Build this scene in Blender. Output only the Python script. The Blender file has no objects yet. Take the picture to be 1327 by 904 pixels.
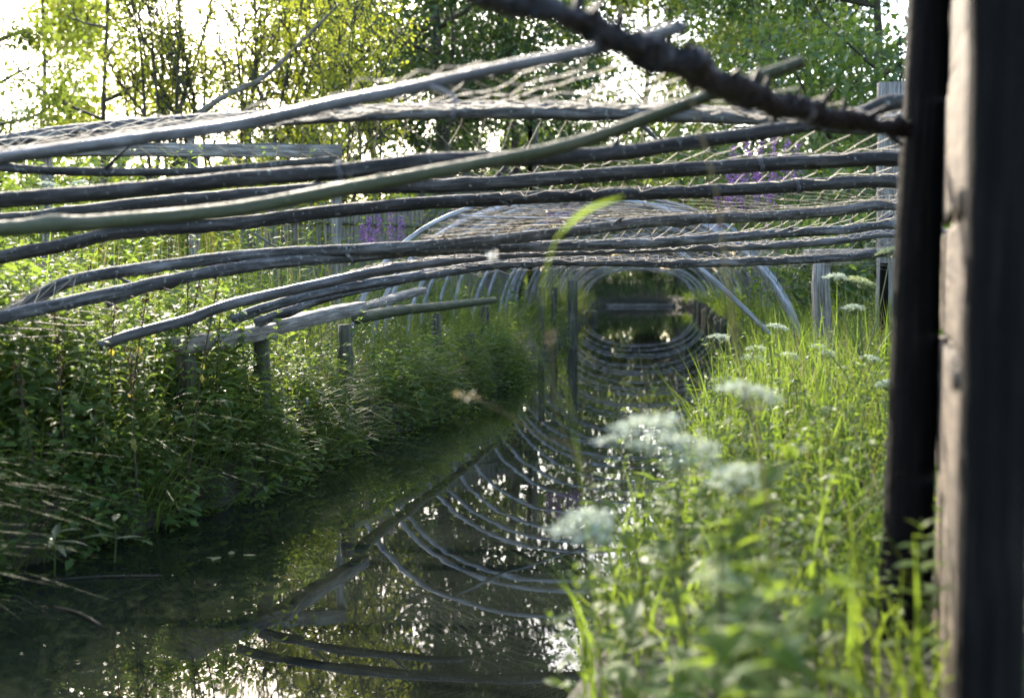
import bpy, math, random
import numpy as np
from mathutils import Vector, Matrix
rnd = random.Random(7)
rng = np.random.default_rng(11)
R = math.radians
C = bpy.context.scene.collection
scene = bpy.context.scene

# ------------------------------------------------------------------ camera, sky, sun, exposure
FPX, UC, VC, HOR, CAMZ = 1500.0, 663.5, 452.0, 350.0, 1.2
PITCH = math.atan((VC - HOR) / FPX)
cam_d = bpy.data.cameras.new('camera')
cam = bpy.data.objects.new('camera', cam_d); C.objects.link(cam)
cam.location = (0, 0, CAMZ)
cam.rotation_euler = (math.pi / 2 - PITCH, 0, 0)
cam_d.sensor_width = 36; cam_d.lens = FPX / 1327 * 36
cam_d.clip_start = 0.05; cam_d.clip_end = 3000
cam_d.dof.use_dof = True; cam_d.dof.focus_distance = 7.6; cam_d.dof.aperture_fstop = 2.0
scene.camera = cam
SUN_EL, SUN_AZ = 28.0, -20.0                      # azimuth from +Y, negative = towards -X
sd = Vector((math.sin(R(SUN_AZ)) * math.cos(R(SUN_EL)), math.cos(R(SUN_AZ)) * math.cos(R(SUN_EL)), math.sin(R(SUN_EL))))
world = bpy.data.worlds.new('World'); scene.world = world; world.use_nodes = True
wn = world.node_tree.nodes; wl = world.node_tree.links
sky = wn.new('ShaderNodeTexSky'); sky.sky_type = 'NISHITA'; sky.sun_disc = False
sky.sun_elevation = R(SUN_EL); sky.sun_rotation = R(SUN_AZ); sky.dust_density = 2.0; sky.air_density = 1.0
wl.new(sky.outputs[0], wn['Background'].inputs['Color'])
wn['Background'].inputs['Strength'].default_value = 0.15
sl = bpy.data.lights.new('sun', 'SUN'); sl.energy = 3.0; sl.angle = R(0.5); sl.color = (1.0, 0.90, 0.74)
so = bpy.data.objects.new('sun', sl); C.objects.link(so); so.rotation_euler = sd.to_track_quat('Z', 'Y').to_euler()
so.location = sd * 50
scene.view_settings.view_transform = 'Standard'; scene.view_settings.look = 'None'
scene.view_settings.exposure = 2.55; scene.view_settings.gamma = 1.0
scene.render.engine = 'CYCLES'
scene.cycles.max_bounces = 8; scene.cycles.transmission_bounces = 4
scene.render.resolution_x = 1024; scene.render.resolution_y = 697

def P(u, v, Y):
    """photo pixel + forward distance in metres -> point in the place"""
    dx = u - UC; k = VC - v
    dy = FPX * math.cos(PITCH) + k * math.sin(PITCH)
    dz = -FPX * math.sin(PITCH) + k * math.cos(PITCH)
    s = Y / dy
    return np.array((dx * s, Y, CAMZ + dz * s))

# ------------------------------------------------------------------ mesh helpers
class MB:
    def __init__(s): s.v = []; s.f = []; s.t = []; s.n = 0
    def add(s, v, f, tc=None):
        v = np.asarray(v, dtype=np.float64).reshape(-1, 3); f = np.asarray(f, dtype=np.int64).reshape(-1, 3)
        s.v.append(v); s.f.append(f + s.n); s.n += len(v)
        s.t.append(v.copy() if tc is None else np.asarray(tc, dtype=np.float64)); return s
    def arrays(s): return np.concatenate(s.v), np.concatenate(s.f), np.concatenate(s.t)
    def mesh(s, name, mat, smooth=True):
        v, f, t = s.arrays(); me = bpy.data.meshes.new(name)
        me.vertices.add(len(v)); me.vertices.foreach_set('co', v.astype(np.float32).ravel())
        me.loops.add(f.size); me.loops.foreach_set('vertex_index', f.astype(np.int32).ravel())
        me.polygons.add(len(f)); me.polygons.foreach_set('loop_start', np.arange(0, f.size, 3, dtype=np.int32))
        me.polygons.foreach_set('loop_total', np.full(len(f), 3, dtype=np.int32))
        me.polygons.foreach_set('use_smooth', np.full(len(f), smooth, dtype=bool))
        a = me.attributes.new('tc', 'FLOAT_VECTOR', 'POINT'); a.data.foreach_set('vector', t.astype(np.float32).ravel())
        me.update(calc_edges=True); me.validate()
        me.materials.append(mat); return me
    def build(s, name, mat, parent=None, smooth=True):
        return link(name, s.mesh(name, mat, smooth), parent)

def link(name, me, parent=None, mw=None):
    o = bpy.data.objects.new(name, me); C.objects.link(o)
    if parent is not None: o.parent = parent
    if mw is not None: o.matrix_local = mw
    return o
def tag(o, label=None, cat=None, group=None, kind=None):
    if label: o['label'] = label
    if cat: o['category'] = cat
    if group: o['group'] = group
    if kind: o['kind'] = kind
    return o
def thing(name, label, cat, loc=(0, 0, 0), rz=0, group=None):
    o = bpy.data.objects.new(name, None); C.objects.link(o); o.location = loc; o.rotation_euler = (0, 0, rz)
    o.empty_display_size = 0.1
    return tag(o, label, cat, group)

def spline(pts, n):
    p = np.asarray(pts, float)
    if len(p) == 2: p = np.array([p[0], (p[0] + p[1]) / 2, p[1]])
    q = np.vstack([2 * p[0] - p[1], p, 2 * p[-1] - p[-2]])
    m = len(p) - 1; ts = np.linspace(0, m, n); out = []
    for t in ts:
        i = min(int(t), m - 1); x = t - i; a, b, c, d = q[i], q[i + 1], q[i + 2], q[i + 3]
        out.append(0.5 * ((2 * b) + (-a + c) * x + (2 * a - 5 * b + 4 * c - d) * x * x + (-a + 3 * b - 3 * c + d) * x ** 3))
    return np.array(out)
def resample(p, n):
    p = np.asarray(p); d = np.r_[0, np.cumsum(np.linalg.norm(np.diff(p, axis=0), axis=1))]
    t = np.linspace(0, d[-1], n); return np.stack([np.interp(t, d, p[:, k]) for k in range(3)], 1)

def tube(mb, pts, rad, sides=8, rough=0.0, knots=0, caps=True, seed=None, flat=1.0):
    rr = np.random.default_rng(seed if seed is not None else rnd.randint(0, 10 ** 6))
    p = np.asarray(pts, float); n = len(p)
    r = np.broadcast_to(np.asarray(rad, float), (n,)).copy()
    d = np.gradient(p, axis=0); d /= np.linalg.norm(d, axis=1)[:, None] + 1e-9
    up = np.array((0, 0, 1.0)) if abs(d[0][2]) < 0.9 else np.array((1.0, 0, 0))
    L = np.r_[0, np.cumsum(np.linalg.norm(np.diff(p, axis=0), axis=1))]
    ang = np.linspace(0, 2 * math.pi, sides, endpoint=False)
    ca, sa = np.cos(ang), np.sin(ang)
    N = np.zeros((n, 3)); cur = up - d[0] * up.dot(d[0]); cur /= np.linalg.norm(cur)
    for i in range(n):
        cur = cur - d[i] * cur.dot(d[i]); cur /= np.linalg.norm(cur); N[i] = cur
    B = np.cross(d, N)
    rm = np.tile(r[:, None], (1, sides))
    if rough:
        for k in range(5):
            fq = rr.uniform(4, 40); ph = rr.uniform(0, 6.28); m = rr.integers(0, 4)
            rm *= 1 + rough * rr.uniform(.15, .5) * np.sin(L[:, None] * fq + ph + m * ang[None, :])
        rm *= 1 + rough * 0.5 * rr.normal(size=(n, sides))
    for k in range(knots):
        c = rr.uniform(0.05, .95) * L[-1]; a0 = rr.uniform(0, 6.28)
        w = np.exp(-((L[:, None] - c) / 0.045) ** 2) * np.clip(np.cos(ang[None, :] - a0), 0, 1) ** 2
        rm *= 1 + rr.uniform(.15, .4) * w
    v = p[:, None, :] + rm[:, :, None] * (ca[None, :, None] * N[:, None, :] * flat + sa[None, :, None] * B[:, None, :])
    tc = np.zeros((n, sides, 3)); tc[:, :, 0] = rm * ca; tc[:, :, 1] = rm * sa; tc[:, :, 2] = L[:, None]
    idx = np.arange(n * sides).reshape(n, sides)
    a = idx[:-1]; b = idx[1:]; a2 = np.roll(a, -1, 1); b2 = np.roll(b, -1, 1)
    f = np.concatenate([np.stack([a, a2, b2], -1).reshape(-1, 3), np.stack([a, b2, b], -1).reshape(-1, 3)])
    v = v.reshape(-1, 3); tc = tc.reshape(-1, 3)
    if caps:
        base = len(v); v = np.vstack([v, p[0], p[-1]]); tc = np.vstack([tc, (0, 0, 0), (0, 0, L[-1])])
        fs = [(base, idx[0][(k + 1) % sides], idx[0][k]) for k in range(sides)] + [(base + 1, idx[-1][k], idx[-1][(k + 1) % sides]) for k in range(sides)]
        f = np.vstack([f, fs])
    mb.add(v, f, tc)

BOXF = np.array([(0, 2, 1), (0, 3, 2), (4, 5, 6), (4, 6, 7), (0, 1, 5), (0, 5, 4), (1, 2, 6), (1, 6, 5), (2, 3, 7), (2, 7, 6), (3, 0, 4), (3, 4, 7)])
def plank(mb, a, b, w, h, rough=0.006, seg=10, seed=0, up=(0, 0, 1)):
    """sawn timber from a to b (centre line), worn edges; w sideways, h upwards"""
    rr = np.random.default_rng(seed); a = np.asarray(a, float); b = np.asarray(b, float)
    d = b - a; L = np.linalg.norm(d); d /= L; up = np.asarray(up, float)
    s = np.cross(d, up); s /= np.linalg.norm(s); u = np.cross(s, d)
    c = 0.12
    prof = [(-1 + c, -1), (1 - c, -1), (1, -1 + c), (1, 1 - c), (1 - c, 1), (-1 + c, 1), (-1, 1 - c), (-1, -1 + c)]
    ts = np.linspace(0, L, seg + 1); V = []; T = []
    for t in ts:
        o = rr.normal(size=3) * rough * .6
        for (x, y) in prof:
            x_ = x * w / 2 + rr.normal() * rough * .4; y_ = y * h / 2 + rr.normal() * rough * .4
            V.append(a + d * t + s * x_ + u * y_ + o); T.append((x_, y_, t))
    n = seg + 1; idx = np.arange(n * 8).reshape(n, 8); A = idx[:-1]; Bq = idx[1:]; A2 = np.roll(A, -1, 1); B2 = np.roll(Bq, -1, 1)
    f = np.concatenate([np.stack([A, A2, B2], -1).reshape(-1, 3), np.stack([A, B2, Bq], -1).reshape(-1, 3)])
    caps = [(idx[0][0], idx[0][k + 1], idx[0][k]) for k in range(1, 7)] + [(idx[-1][0], idx[-1][k], idx[-1][k + 1]) for k in range(1, 7)]
    mb.add(V, np.vstack([f, caps]), T)

def leaf_arrays(L, W, fold=0.25, droop=0.35, seg=4, wave=0.0, prof=None):
    """one leaf along +Y from the origin, z up"""
    V = []; ts = np.linspace(0, 1, seg + 1)
    for t in ts:
        w = W / 2 * (math.sin(math.pi * min(1, t * .92 + .05) ** .8) if prof is None else prof(t))
        y = L * t * (1 - .15 * droop * t); z = -droop * L * t * t * .6 + wave * W * math.sin(t * 9)
        V += [(-w, y, z + fold * w), (0, y, z), (w, y, z + fold * w)]
    f = []
    for i in range(seg):
        a = i * 3; b = a + 3
        f += [(a, a + 1, b + 1), (a, b + 1, b), (a + 1, a + 2, b + 2), (a + 1, b + 2, b + 1)]
    return np.array(V), np.array(f)

def frames(yaw, pitch, roll=None):
    """rotation matrices (n,3,3): leaf +Y is turned to heading yaw and raised by pitch"""
    yaw = np.asarray(yaw); pitch = np.asarray(pitch); n = len(yaw)
    roll = np.zeros(n) if roll is None else roll
    cy, sy, cp, sp, cr, sr = np.cos(yaw), np.sin(yaw), np.cos(pitch), np.sin(pitch), np.cos(roll), np.sin(roll)
    z = np.zeros(n); o = np.ones(n)
    Ry = np.stack([np.stack([cr, z, sr], 1), np.stack([z, o, z], 1), np.stack([-sr, z, cr], 1)], 1)
    Rx = np.stack([np.stack([o, z, z], 1), np.stack([z, cp, -sp], 1), np.stack([z, sp, cp], 1)], 1)
    Rz = np.stack([np.stack([cy, -sy, z], 1), np.stack([sy, cy, z], 1), np.stack([z, z, o], 1)], 1)
    return Rz @ Rx @ Ry
def scatter(mb, proto, loc, rot, scale):
    v, f = proto; n = len(loc); scale = np.asarray(scale)
    if scale.ndim == 1: scale = scale[:, None]
    V = np.einsum('nij,nvj->nvi', rot, v[None] * scale[:, None, :]) + np.asarray(loc)[:, None, :]
    F = f[None] + (np.arange(n) * len(v))[:, None, None]
    mb.add(V.reshape(-1, 3), F.reshape(-1, 3))

def blades(mb, root, h, w, yaw, bend, seg=4, sag=0.5):
    """grass blades: root (n,3), height, width, heading of the lean, amount of bend"""
    n = len(root); t = np.linspace(0, 1, seg + 1)[None, :, None]
    hd = np.stack([-np.sin(yaw), np.cos(yaw), np.zeros(n)], 1)[:, None, :]
    sd_ = np.stack([np.cos(yaw), np.sin(yaw), np.zeros(n)], 1)[:, None, :]
    tw = rng.uniform(-.9, .9, n)[:, None, None]
    sd_ = sd_ * np.cos(tw) + hd * np.sin(tw)
    H = h[:, None, None]; Bn = bend[:, None, None]
    c = root[:, None, :] + hd * H * Bn * t ** 1.8 + np.array((0, 0, 1.0)) * H * (t - sag * np.clip(Bn, 0, 2) * t ** 2.4)
    ww = (w[:, None, None] / 2) * np.clip(1.02 - t ** 1.6, 0.02, 1) * (0.55 + 0.9 * np.clip(t * 3, 0, .5))
    V = np.concatenate([c - sd_ * ww, c + sd_ * ww], axis=2).reshape(n, (seg + 1) * 2, 3)
    f = []
    for i in range(seg): a = 2 * i; f += [(a, a + 1, a + 3), (a, a + 3, a + 2)]
    F = np.array(f)[None] + (np.arange(n) * (seg + 1) * 2)[:, None, None]
    mb.add(V.reshape(-1, 3), F.reshape(-1, 3))

# ------------------------------------------------------------------ materials
def newmat(name):
    m = bpy.data.materials.new(name); m.use_nodes = True; n = m.node_tree.nodes; n.clear()
    return m, n, m.node_tree.links
def ramp(n, l, src, cols):
    r = n.new('ShaderNodeValToRGB'); el = r.color_ramp.elements
    while len(el) < len(cols): el.new(0.5)
    for e, (p, c) in zip(el, cols): e.position = p; e.color = (*c, 1)
    l.new(src, r.inputs[0]); return r.outputs[0]
def mixc(n, l, fac, a, b, mode='MIX'):
    m = n.new('ShaderNodeMix'); m.data_type = 'RGBA'; m.blend_type = mode
    for s, x in ((m.inputs[0], fac), (m.inputs[6], a), (m.inputs[7], b)):
        if hasattr(x, 'type') and hasattr(x, 'links'): l.new(x, s)
        elif isinstance(x, (int, float)): s.default_value = x
        else: s.default_value = (*x, 1)
    return m.outputs[2]
def noise(n, l, vec, scale, detail=4, rough=.6):
    t = n.new('ShaderNodeTexNoise'); t.inputs['Scale'].default_value = scale; t.inputs['Detail'].default_value = detail
    t.inputs['Roughness'].default_value = rough
    if vec is not None: l.new(vec, t.inputs['Vector'])
    return t.outputs[0]

def leafmat(name, cols, trans, tfac=0.45, rough=0.42, spec=0.35):
    m, n, l = newmat(name); out = n.new('ShaderNodeOutputMaterial')
    g = n.new('ShaderNodeNewGeometry'); oi = n.new('ShaderNodeObjectInfo')
    ad = n.new('ShaderNodeMath'); ad.operation = 'ADD'; l.new(g.outputs['Random Per Island'], ad.inputs[0])
    mu = n.new('ShaderNodeMath'); mu.operation = 'MULTIPLY'; mu.inputs[1].default_value = 0.61; l.new(oi.outputs['Random'], mu.inputs[0])
    l.new(mu.outputs[0], ad.inputs[1])
    fr = n.new('ShaderNodeMath'); fr.operation = 'FRACT'; l.new(ad.outputs[0], fr.inputs[0])
    k = len(cols)
    col = ramp(n, l, fr.outputs[0], [(i / max(1, k - 1), c) for i, c in enumerate(cols)])
    tcn = n.new('ShaderNodeTexCoord'); nz = noise(n, l, tcn.outputs['Object'], 9.0, 3)
    col2 = mixc(n, l, nz, col, mixc(n, l, 1.0, col, (.62, .66, .5), 'MULTIPLY'))
    p = n.new('ShaderNodeBsdfPrincipled'); l.new(col2, p.inputs['Base Color']); p.inputs['Roughness'].default_value = rough
    p.inputs['Specular IOR Level'].default_value = spec
    tr = n.new('ShaderNodeBsdfTranslucent'); l.new(mixc(n, l, 0.55, col, trans), tr.inputs['Color'])
    mx = n.new('ShaderNodeMixShader'); mx.inputs[0].default_value = tfac
    l.new(p.outputs[0], mx.inputs[1]); l.new(tr.outputs[0], mx.inputs[2]); l.new(mx.outputs[0], out.inputs[0]); return m

def woodmat(name, dark, mid, light, lichen=None, lich_amt=.62, green=None, green_amt=0.5, rough=.75, bump=.6, streak=(55, 55, 5), spec=.35):
    m, n, l = newmat(name); out = n.new('ShaderNodeOutputMaterial')
    at = n.new('ShaderNodeAttribute'); at.attribute_name = 'tc'; vec = at.outputs['Vector']
    oi = n.new('ShaderNodeObjectInfo')
    off = n.new('ShaderNodeVectorMath'); off.operation = 'ADD'; l.new(vec, off.inputs[0])
    cb = n.new('ShaderNodeCombineXYZ'); sc = n.new('ShaderNodeMath'); sc.operation = 'MULTIPLY'; sc.inputs[1].default_value = 37.0
    l.new(oi.outputs['Random'], sc.inputs[0]); l.new(sc.outputs[0], cb.inputs[2]); l.new(cb.outputs[0], off.inputs[1])
    mp = n.new('ShaderNodeMapping'); mp.inputs['Scale'].default_value = streak; l.new(off.outputs[0], mp.inputs[0])
    n1 = noise(n, l, mp.outputs[0], 1.0, 6, .65)
    n2 = noise(n, l, off.outputs[0], 5.0, 5, .6); n3 = noise(n, l, off.outputs[0], 38.0, 4, .7)
    col = ramp(n, l, n1, [(.36, dark), (.5, mid), (.64, light)])
    col = mixc(n, l, ramp(n, l, n2, [(.42, (0, 0, 0)), (.7, (.6, .6, .6))]), col, dark)
    if green:
        col = mixc(n, l, ramp(n, l, n2, [(max(0, .62 - green_amt), (0, 0, 0)), (.8 - green_amt * .4, (.85, .85, .85))]), col, green)
    if lichen:
        col = mixc(n, l, ramp(n, l, n3, [(lich_amt, (0, 0, 0)), (lich_amt + .06, (.8, .8, .8))]), col, lichen)
    p = n.new('ShaderNodeBsdfPrincipled'); l.new(col, p.inputs['Base Color']); p.inputs['Roughness'].default_value = rough
    p.inputs['Specular IOR Level'].default_value = spec
    b = n.new('ShaderNodeBump'); b.inputs['Strength'].default_value = bump; b.inputs['Distance'].default_value = .010
    hm = n.new('ShaderNodeMath'); hm.operation = 'ADD'; l.new(n1, hm.inputs[0]); l.new(n3, hm.inputs[1]); l.new(hm.outputs[0], b.inputs['Height'])
    l.new(b.outputs[0], p.inputs['Normal']); l.new(p.outputs[0], out.inputs[0]); return m

def plainmat(name, c1, c2, scale=12, rough=.8, spec=.3, trans=0):
    m, n, l = newmat(name); out = n.new('ShaderNodeOutputMaterial')
    at = n.new('ShaderNodeAttribute'); at.attribute_name = 'tc'
    col = ramp(n, l, noise(n, l, at.outputs['Vector'], scale, 5), [(.35, c1), (.65, c2)])
    p = n.new('ShaderNodeBsdfPrincipled'); l.new(col, p.inputs['Base Color']); p.inputs['Roughness'].default_value = rough
    p.inputs['Specular IOR Level'].default_value = spec
    if trans:
        tr = n.new('ShaderNodeBsdfTranslucent'); l.new(col, tr.inputs['Color']); mx = n.new('ShaderNodeMixShader'); mx.inputs[0].default_value = trans
        l.new(p.outputs[0], mx.inputs[1]); l.new(tr.outputs[0], mx.inputs[2]); l.new(mx.outputs[0], out.inputs[0])
    else: l.new(p.outputs[0], out.inputs[0])
    return m

M = {}
M['pole'] = woodmat('weathered_pole', (.014, .013, .012), (.066, .064, .062), (.17, .168, .166), lichen=(.26, .27, .25), lich_amt=.585)
M['pole_dark'] = woodmat('dark_pole', (.009, .0075, .006), (.026, .023, .020), (.075, .07, .063), lichen=(.19, .20, .18), lich_amt=.60)
M['pole_green'] = woodmat('algae_pole', (.02, .02, .010), (.04, .042, .02), (.085, .082, .048), lichen=(.3, .3, .24), lich_amt=.66, green=(.04, .05, .017), green_amt=.35, rough=.62)
M['pole_smooth'] = woodmat('bare_pole', (.03, .029, .028), (.078, .078, .08), (.155, .157, .165), lichen=(.22, .22, .21), lich_amt=.62, rough=.5, bump=.35)
M['bark_black'] = woodmat('black_bark', (.0025, .0022, .0024), (.0055, .005, .0055), (.018, .017, .018), lichen=(.10, .09, .095), lich_amt=.62, rough=.6, bump=1.0, streak=(70, 70, 22))
M['tarred'] = woodmat('tarred_wood', (.0032, .0028, .0026), (.0058, .0052, .0048), (.013, .0115, .010), rough=.8, bump=.6, streak=(60, 60, 3), spec=.06)
M['board'] = woodmat('brown_board', (.028, .020, .013), (.075, .053, .036), (.14, .104, .072), rough=.8, bump=.5, streak=(50, 50, 4))
M['timber'] = woodmat('grey_timber', (.06, .052, .044), (.17, .155, .135), (.32, .30, .265), lichen=(.36, .37, .30), lich_amt=.72, bump=.7, streak=(60, 60, 3.5))
M['post'] = woodmat('old_post', (.022, .018, .014), (.065, .055, .043), (.14, .125, .10), green=(.05, .06, .02), green_amt=.25, bump=.8, streak=(50, 50, 4))
M['hoop'] = woodmat('grey_hoop', (.12, .12, .125), (.26, .265, .28), (.44, .45, .47), rough=.45, bump=.2)
M['bark'] = woodmat('tree_bark', (.022, .018, .013), (.06, .05, .038), (.13, .115, .09), green=(.05, .06, .025), green_amt=.2, bump=1.0, streak=(16, 16, 3))
M['bark_pale'] = woodmat('pale_bark', (.06, .05, .04), (.13, .115, .09), (.22, .2, .165), bump=.8, streak=(20, 20, 4))
M['twine'] = plainmat('net_twine', (.20, .165, .12), (.40, .34, .26), 25, .7, .3)
M['rope'] = plainmat('lashing', (.05, .05, .055), (.16, .16, .17), 40, .6, .4)
M['umbel'] = plainmat('umbel_white', (.34, .41, .30), (.56, .61, .49), 60, .6, .3, .35)
M['umbel_old'] = plainmat('umbel_green', (.34, .40, .18), (.52, .55, .30), 60, .6, .3, .35)
M['purple'] = plainmat('loosestrife_purple', (.26, .10, .35), (.42, .21, .50), 60, .6, .3, .4)
M['fluff'] = plainmat('seed_fluff', (.6, .58, .52), (.8, .78, .72), 60, .8, .1, .4)
M['straw'] = leafmat('straw', [(.16, .13, .065), (.22, .18, .09), (.13, .10, .05)], (.4, .32, .14), .3, .6)
M['stem'] = leafmat('green_stem', [(.07, .11, .03), (.11, .13, .04)], (.2, .26, .04), .15, .5)
M['stem_dark'] = leafmat('dark_stem', [(.025, .02, .014), (.045, .03, .02), (.06, .045, .025)], (.1, .07, .03), .05, .6)
M['seedhead'] = leafmat('brown_seedhead', [(.05, .032, .018), (.09, .06, .03)], (.15, .09, .03), .15, .8)
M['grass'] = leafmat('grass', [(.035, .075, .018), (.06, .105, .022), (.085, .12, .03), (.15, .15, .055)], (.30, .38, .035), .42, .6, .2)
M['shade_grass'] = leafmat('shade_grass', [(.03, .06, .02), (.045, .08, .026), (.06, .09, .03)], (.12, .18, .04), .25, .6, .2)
M['twine_dark'] = plainmat('old_twine', (.10, .09, .075), (.24, .22, .19), 25, .8, .2)
M['grass_bright'] = leafmat('bright_grass', [(.045, .10, .02), (.065, .13, .024), (.095, .145, .03), (.14, .16, .045)], (.33, .45, .035), .5, .55, .22)
M['nettle'] = leafmat('nettle_leaf', [(.055, .11, .036), (.075, .14, .042), (.10, .155, .045), (.13, .165, .05)], (.32, .42, .04), .50, .6, .18)
M['herb'] = leafmat('herb_leaf', [(.05, .10, .022), (.07, .13, .026), (.10, .15, .03), (.055, .105, .04)], (.34, .46, .035), .48, .55, .22)
M['yellow_leaf'] = leafmat('yellowing_leaf', [(.24, .22, .05), (.30, .24, .06), (.16, .18, .04)], (.5, .42, .05), .5, .5)
M['broad'] = leafmat('broad_leaf', [(.055, .095, .05), (.07, .11, .045)], (.25, .34, .06), .38, .35, .5)
M['tree_dark'] = leafmat('oak_leaf', [(.022, .05, .018), (.035, .07, .02), (.05, .085, .024), (.03, .06, .026)], (.14, .22, .03), .32, .42, .4)
M['tree_mid'] = leafmat('alder_leaf', [(.035, .075, .022), (.05, .10, .024), (.075, .115, .028)], (.32, .40, .03), .48, .42, .4)
M['tree_yel'] = leafmat('willow_leaf', [(.06, .11, .02), (.09, .145, .024), (.13, .16, .03), (.17, .16, .03)], (.60, .64, .05), .58, .45, .3)
M['tree_right'] = leafmat('maple_leaf', [(.03, .075, .028), (.05, .105, .035), (.075, .135, .035)], (.28, .40, .04), .42, .36, .5)

# reed
def reedmat():
    m, n, l = newmat('reed'); out = n.new('ShaderNodeOutputMaterial')
    at = n.new('ShaderNodeAttribute'); at.attribute_name = 'tc'
    mp = n.new('ShaderNodeMapping'); mp.inputs['Scale'].default_value = (60, 60, 1.6); l.new(at.outputs['Vector'], mp.inputs[0])
    nz = noise(n, l, mp.outputs[0], 1.0, 5, .7)
    col = ramp(n, l, nz, [(.3, (.07, .058, .048)), (.5, (.17, .15, .13)), (.72, (.30, .275, .24))])
    p = n.new('ShaderNodeBsdfPrincipled'); l.new(col, p.inputs['Base Color']); p.inputs['Roughness'].default_value = .8
    b = n.new('ShaderNodeBump'); b.inputs['Strength'].default_value = .8; b.inputs['Distance'].default_value = .02
    l.new(nz, b.inputs['Height']); l.new(b.outputs[0], p.inputs['Normal']); l.new(p.outputs[0], out.inputs[0]); return m
M['reed'] = reedmat()
def groundmat():
    m, n, l = newmat('soil_and_litter'); out = n.new('ShaderNodeOutputMaterial')
    tcn = n.new('ShaderNodeTexCoord'); a = noise(n, l, tcn.outputs['Object'], 1.3, 6, .65); b_ = noise(n, l, tcn.outputs['Object'], 22, 5, .7)
    c = ramp(n, l, a, [(.35, (.022, .017, .011)), (.5, (.036, .030, .016)), (.65, (.03, .036, .014))])
    c = mixc(n, l, ramp(n, l, b_, [(.4, (0, 0, 0)), (.65, (.7, .7, .7))]), c, (.02, .017, .012))
    p = n.new('ShaderNodeBsdfPrincipled'); l.new(c, p.inputs['Base Color']); p.inputs['Roughness'].default_value = .9
    b = n.new('ShaderNodeBump'); b.inputs['Strength'].default_value = .8; b.inputs['Distance'].default_value = .03
    l.new(b_, b.inputs['Height']); l.new(b.outputs[0], p.inputs['Normal']); l.new(p.outputs[0], out.inputs[0]); return m
M['ground'] = groundmat()
def watermat():
    m, n, l = newmat('dark_ditch_water'); out = n.new('ShaderNodeOutputMaterial')
    tcn = n.new('ShaderNodeTexCoord'); mp = n.new('ShaderNodeMapping'); mp.inputs['Scale'].default_value = (1, 1, 1); l.new(tcn.outputs['Object'], mp.inputs[0])
    film = noise(n, l, mp.outputs[0], .9, 5, .65)
    p = n.new('ShaderNodeBsdfPrincipled'); p.inputs['IOR'].default_value = 1.333
    c = ramp(n, l, film, [(.4, (.005, .0062, .0045)), (.7, (.012, .0145, .011))]); l.new(c, p.inputs['Base Color'])
    r = ramp(n, l, film, [(.4, (.006,) * 3), (.75, (.022,) * 3)]); l.new(r, p.inputs['Roughness'])
    rip = noise(n, l, mp.outputs[0], 2.2, 2, .5); rip2 = noise(n, l, mp.outputs[0], 14, 2, .5)
    hm = n.new('ShaderNodeMath'); hm.operation = 'MULTIPLY_ADD'; hm.inputs[1].default_value = .06; l.new(rip2, hm.inputs[0]); l.new(rip, hm.inputs[2])
    b = n.new('ShaderNodeBump'); b.inputs['Strength'].default_value = .5; b.inputs['Distance'].default_value = .0012
    l.new(hm.outputs[0], b.inputs['Height']); l.new(b.outputs[0], p.inputs['Normal']); l.new(p.outputs[0], out.inputs[0]); return m
M['water'] = watermat()

# ------------------------------------------------------------------ ground and water
LY = np.array([-30, -6, 0, 3, 4.3, 6.4, 9.5, 13.6, 20, 28, 36, 38.5]); LX = np.array([-12, -5, -3.2, -2.4, -1.98, -1.30, -.62, .18, .98, 1.75, 2.4, 3.1])
RY = np.array([-30, -6, 0, 3.2, 4.3, 6.4, 10, 13.6, 20, 28, 36, 38.5]); RX = np.array([-3, -.5, -.15, .16, .40, 1.02, 2.0, 2.75, 3.75, 4.75, 5.7, 5.2])
def wobble(y): return .07 * np.sin(np.asarray(y) * 2.1 + 1) + .05 * np.sin(np.asarray(y) * 5.3) + .03 * np.sin(np.asarray(y) * 11)
def Lx(y): return np.interp(y, LY, LX) + wobble(y)
def Rx(y): return np.interp(y, RY, RX) - .8 * wobble(y)
def gz(x, y):
    x = np.asarray(x, float); y = np.asarray(y, float)
    dl = Lx(y) - x; dr = x - Rx(y)
    d = np.maximum(dl, dr); d = np.where(y > 38.5, np.maximum(d, (y - 38.5)), d)
    d = np.where(y > 45, 5.0, d)
    h = np.interp(d, [-.8, -.15, 0, .14, .5, 2.5, 8], [-.7, -.35, -.06, .20, .30, .42, .40])
    return h + (.03 * np.sin(x * 1.7 + y) + .03 * np.sin(y * 1.3 - x * .8)) * np.clip(d, 0, 1) + np.where(y > 39, np.clip((y - 39) * .08, 0, .5), 0)
def axis_lines(fine0, fine1, step, lo, hi):
    a = list(np.arange(fine0, fine1, step)); s = step; x = fine1
    while x < hi: a.append(x); s *= 1.35; x += s
    s = step; x = fine0 - step
    while x > lo: a.insert(0, x); s *= 1.35; x -= s
    return np.array([lo] + a + [hi])
xs = axis_lines(-6, 9, .15, -500, 500); ys = axis_lines(-2, 42, .20, -120, 900)
gx, gy = np.meshgrid(xs, ys); v = np.stack([gx, gy, gz(gx, gy)], -1).reshape(-1, 3)
idx = np.arange(len(v)).reshape(gx.shape); a, b, c, d = idx[:-1, :-1], idx[:-1, 1:], idx[1:, 1:], idx[1:, :-1]
mb = MB(); mb.add(v, np.concatenate([np.stack([a, b, c], -1).reshape(-1, 3), np.stack([a, c, d], -1).reshape(-1, 3)]))
tag(mb.build('ground', M['ground']), 'dark soil and leaf litter of the ditch banks', kind='structure')
mb = MB(); yy = np.arange(-20, 40, 1.0)
v = []; 
for y in yy: v += [(Lx(y) - .35, y, 0), (Rx(y) + .35, y, 0)]
f = []
for i in range(len(yy) - 1): k = 2 * i; f += [(k, k + 1, k + 3), (k, k + 3, k + 2)]
mb.add(v, f)
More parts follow.
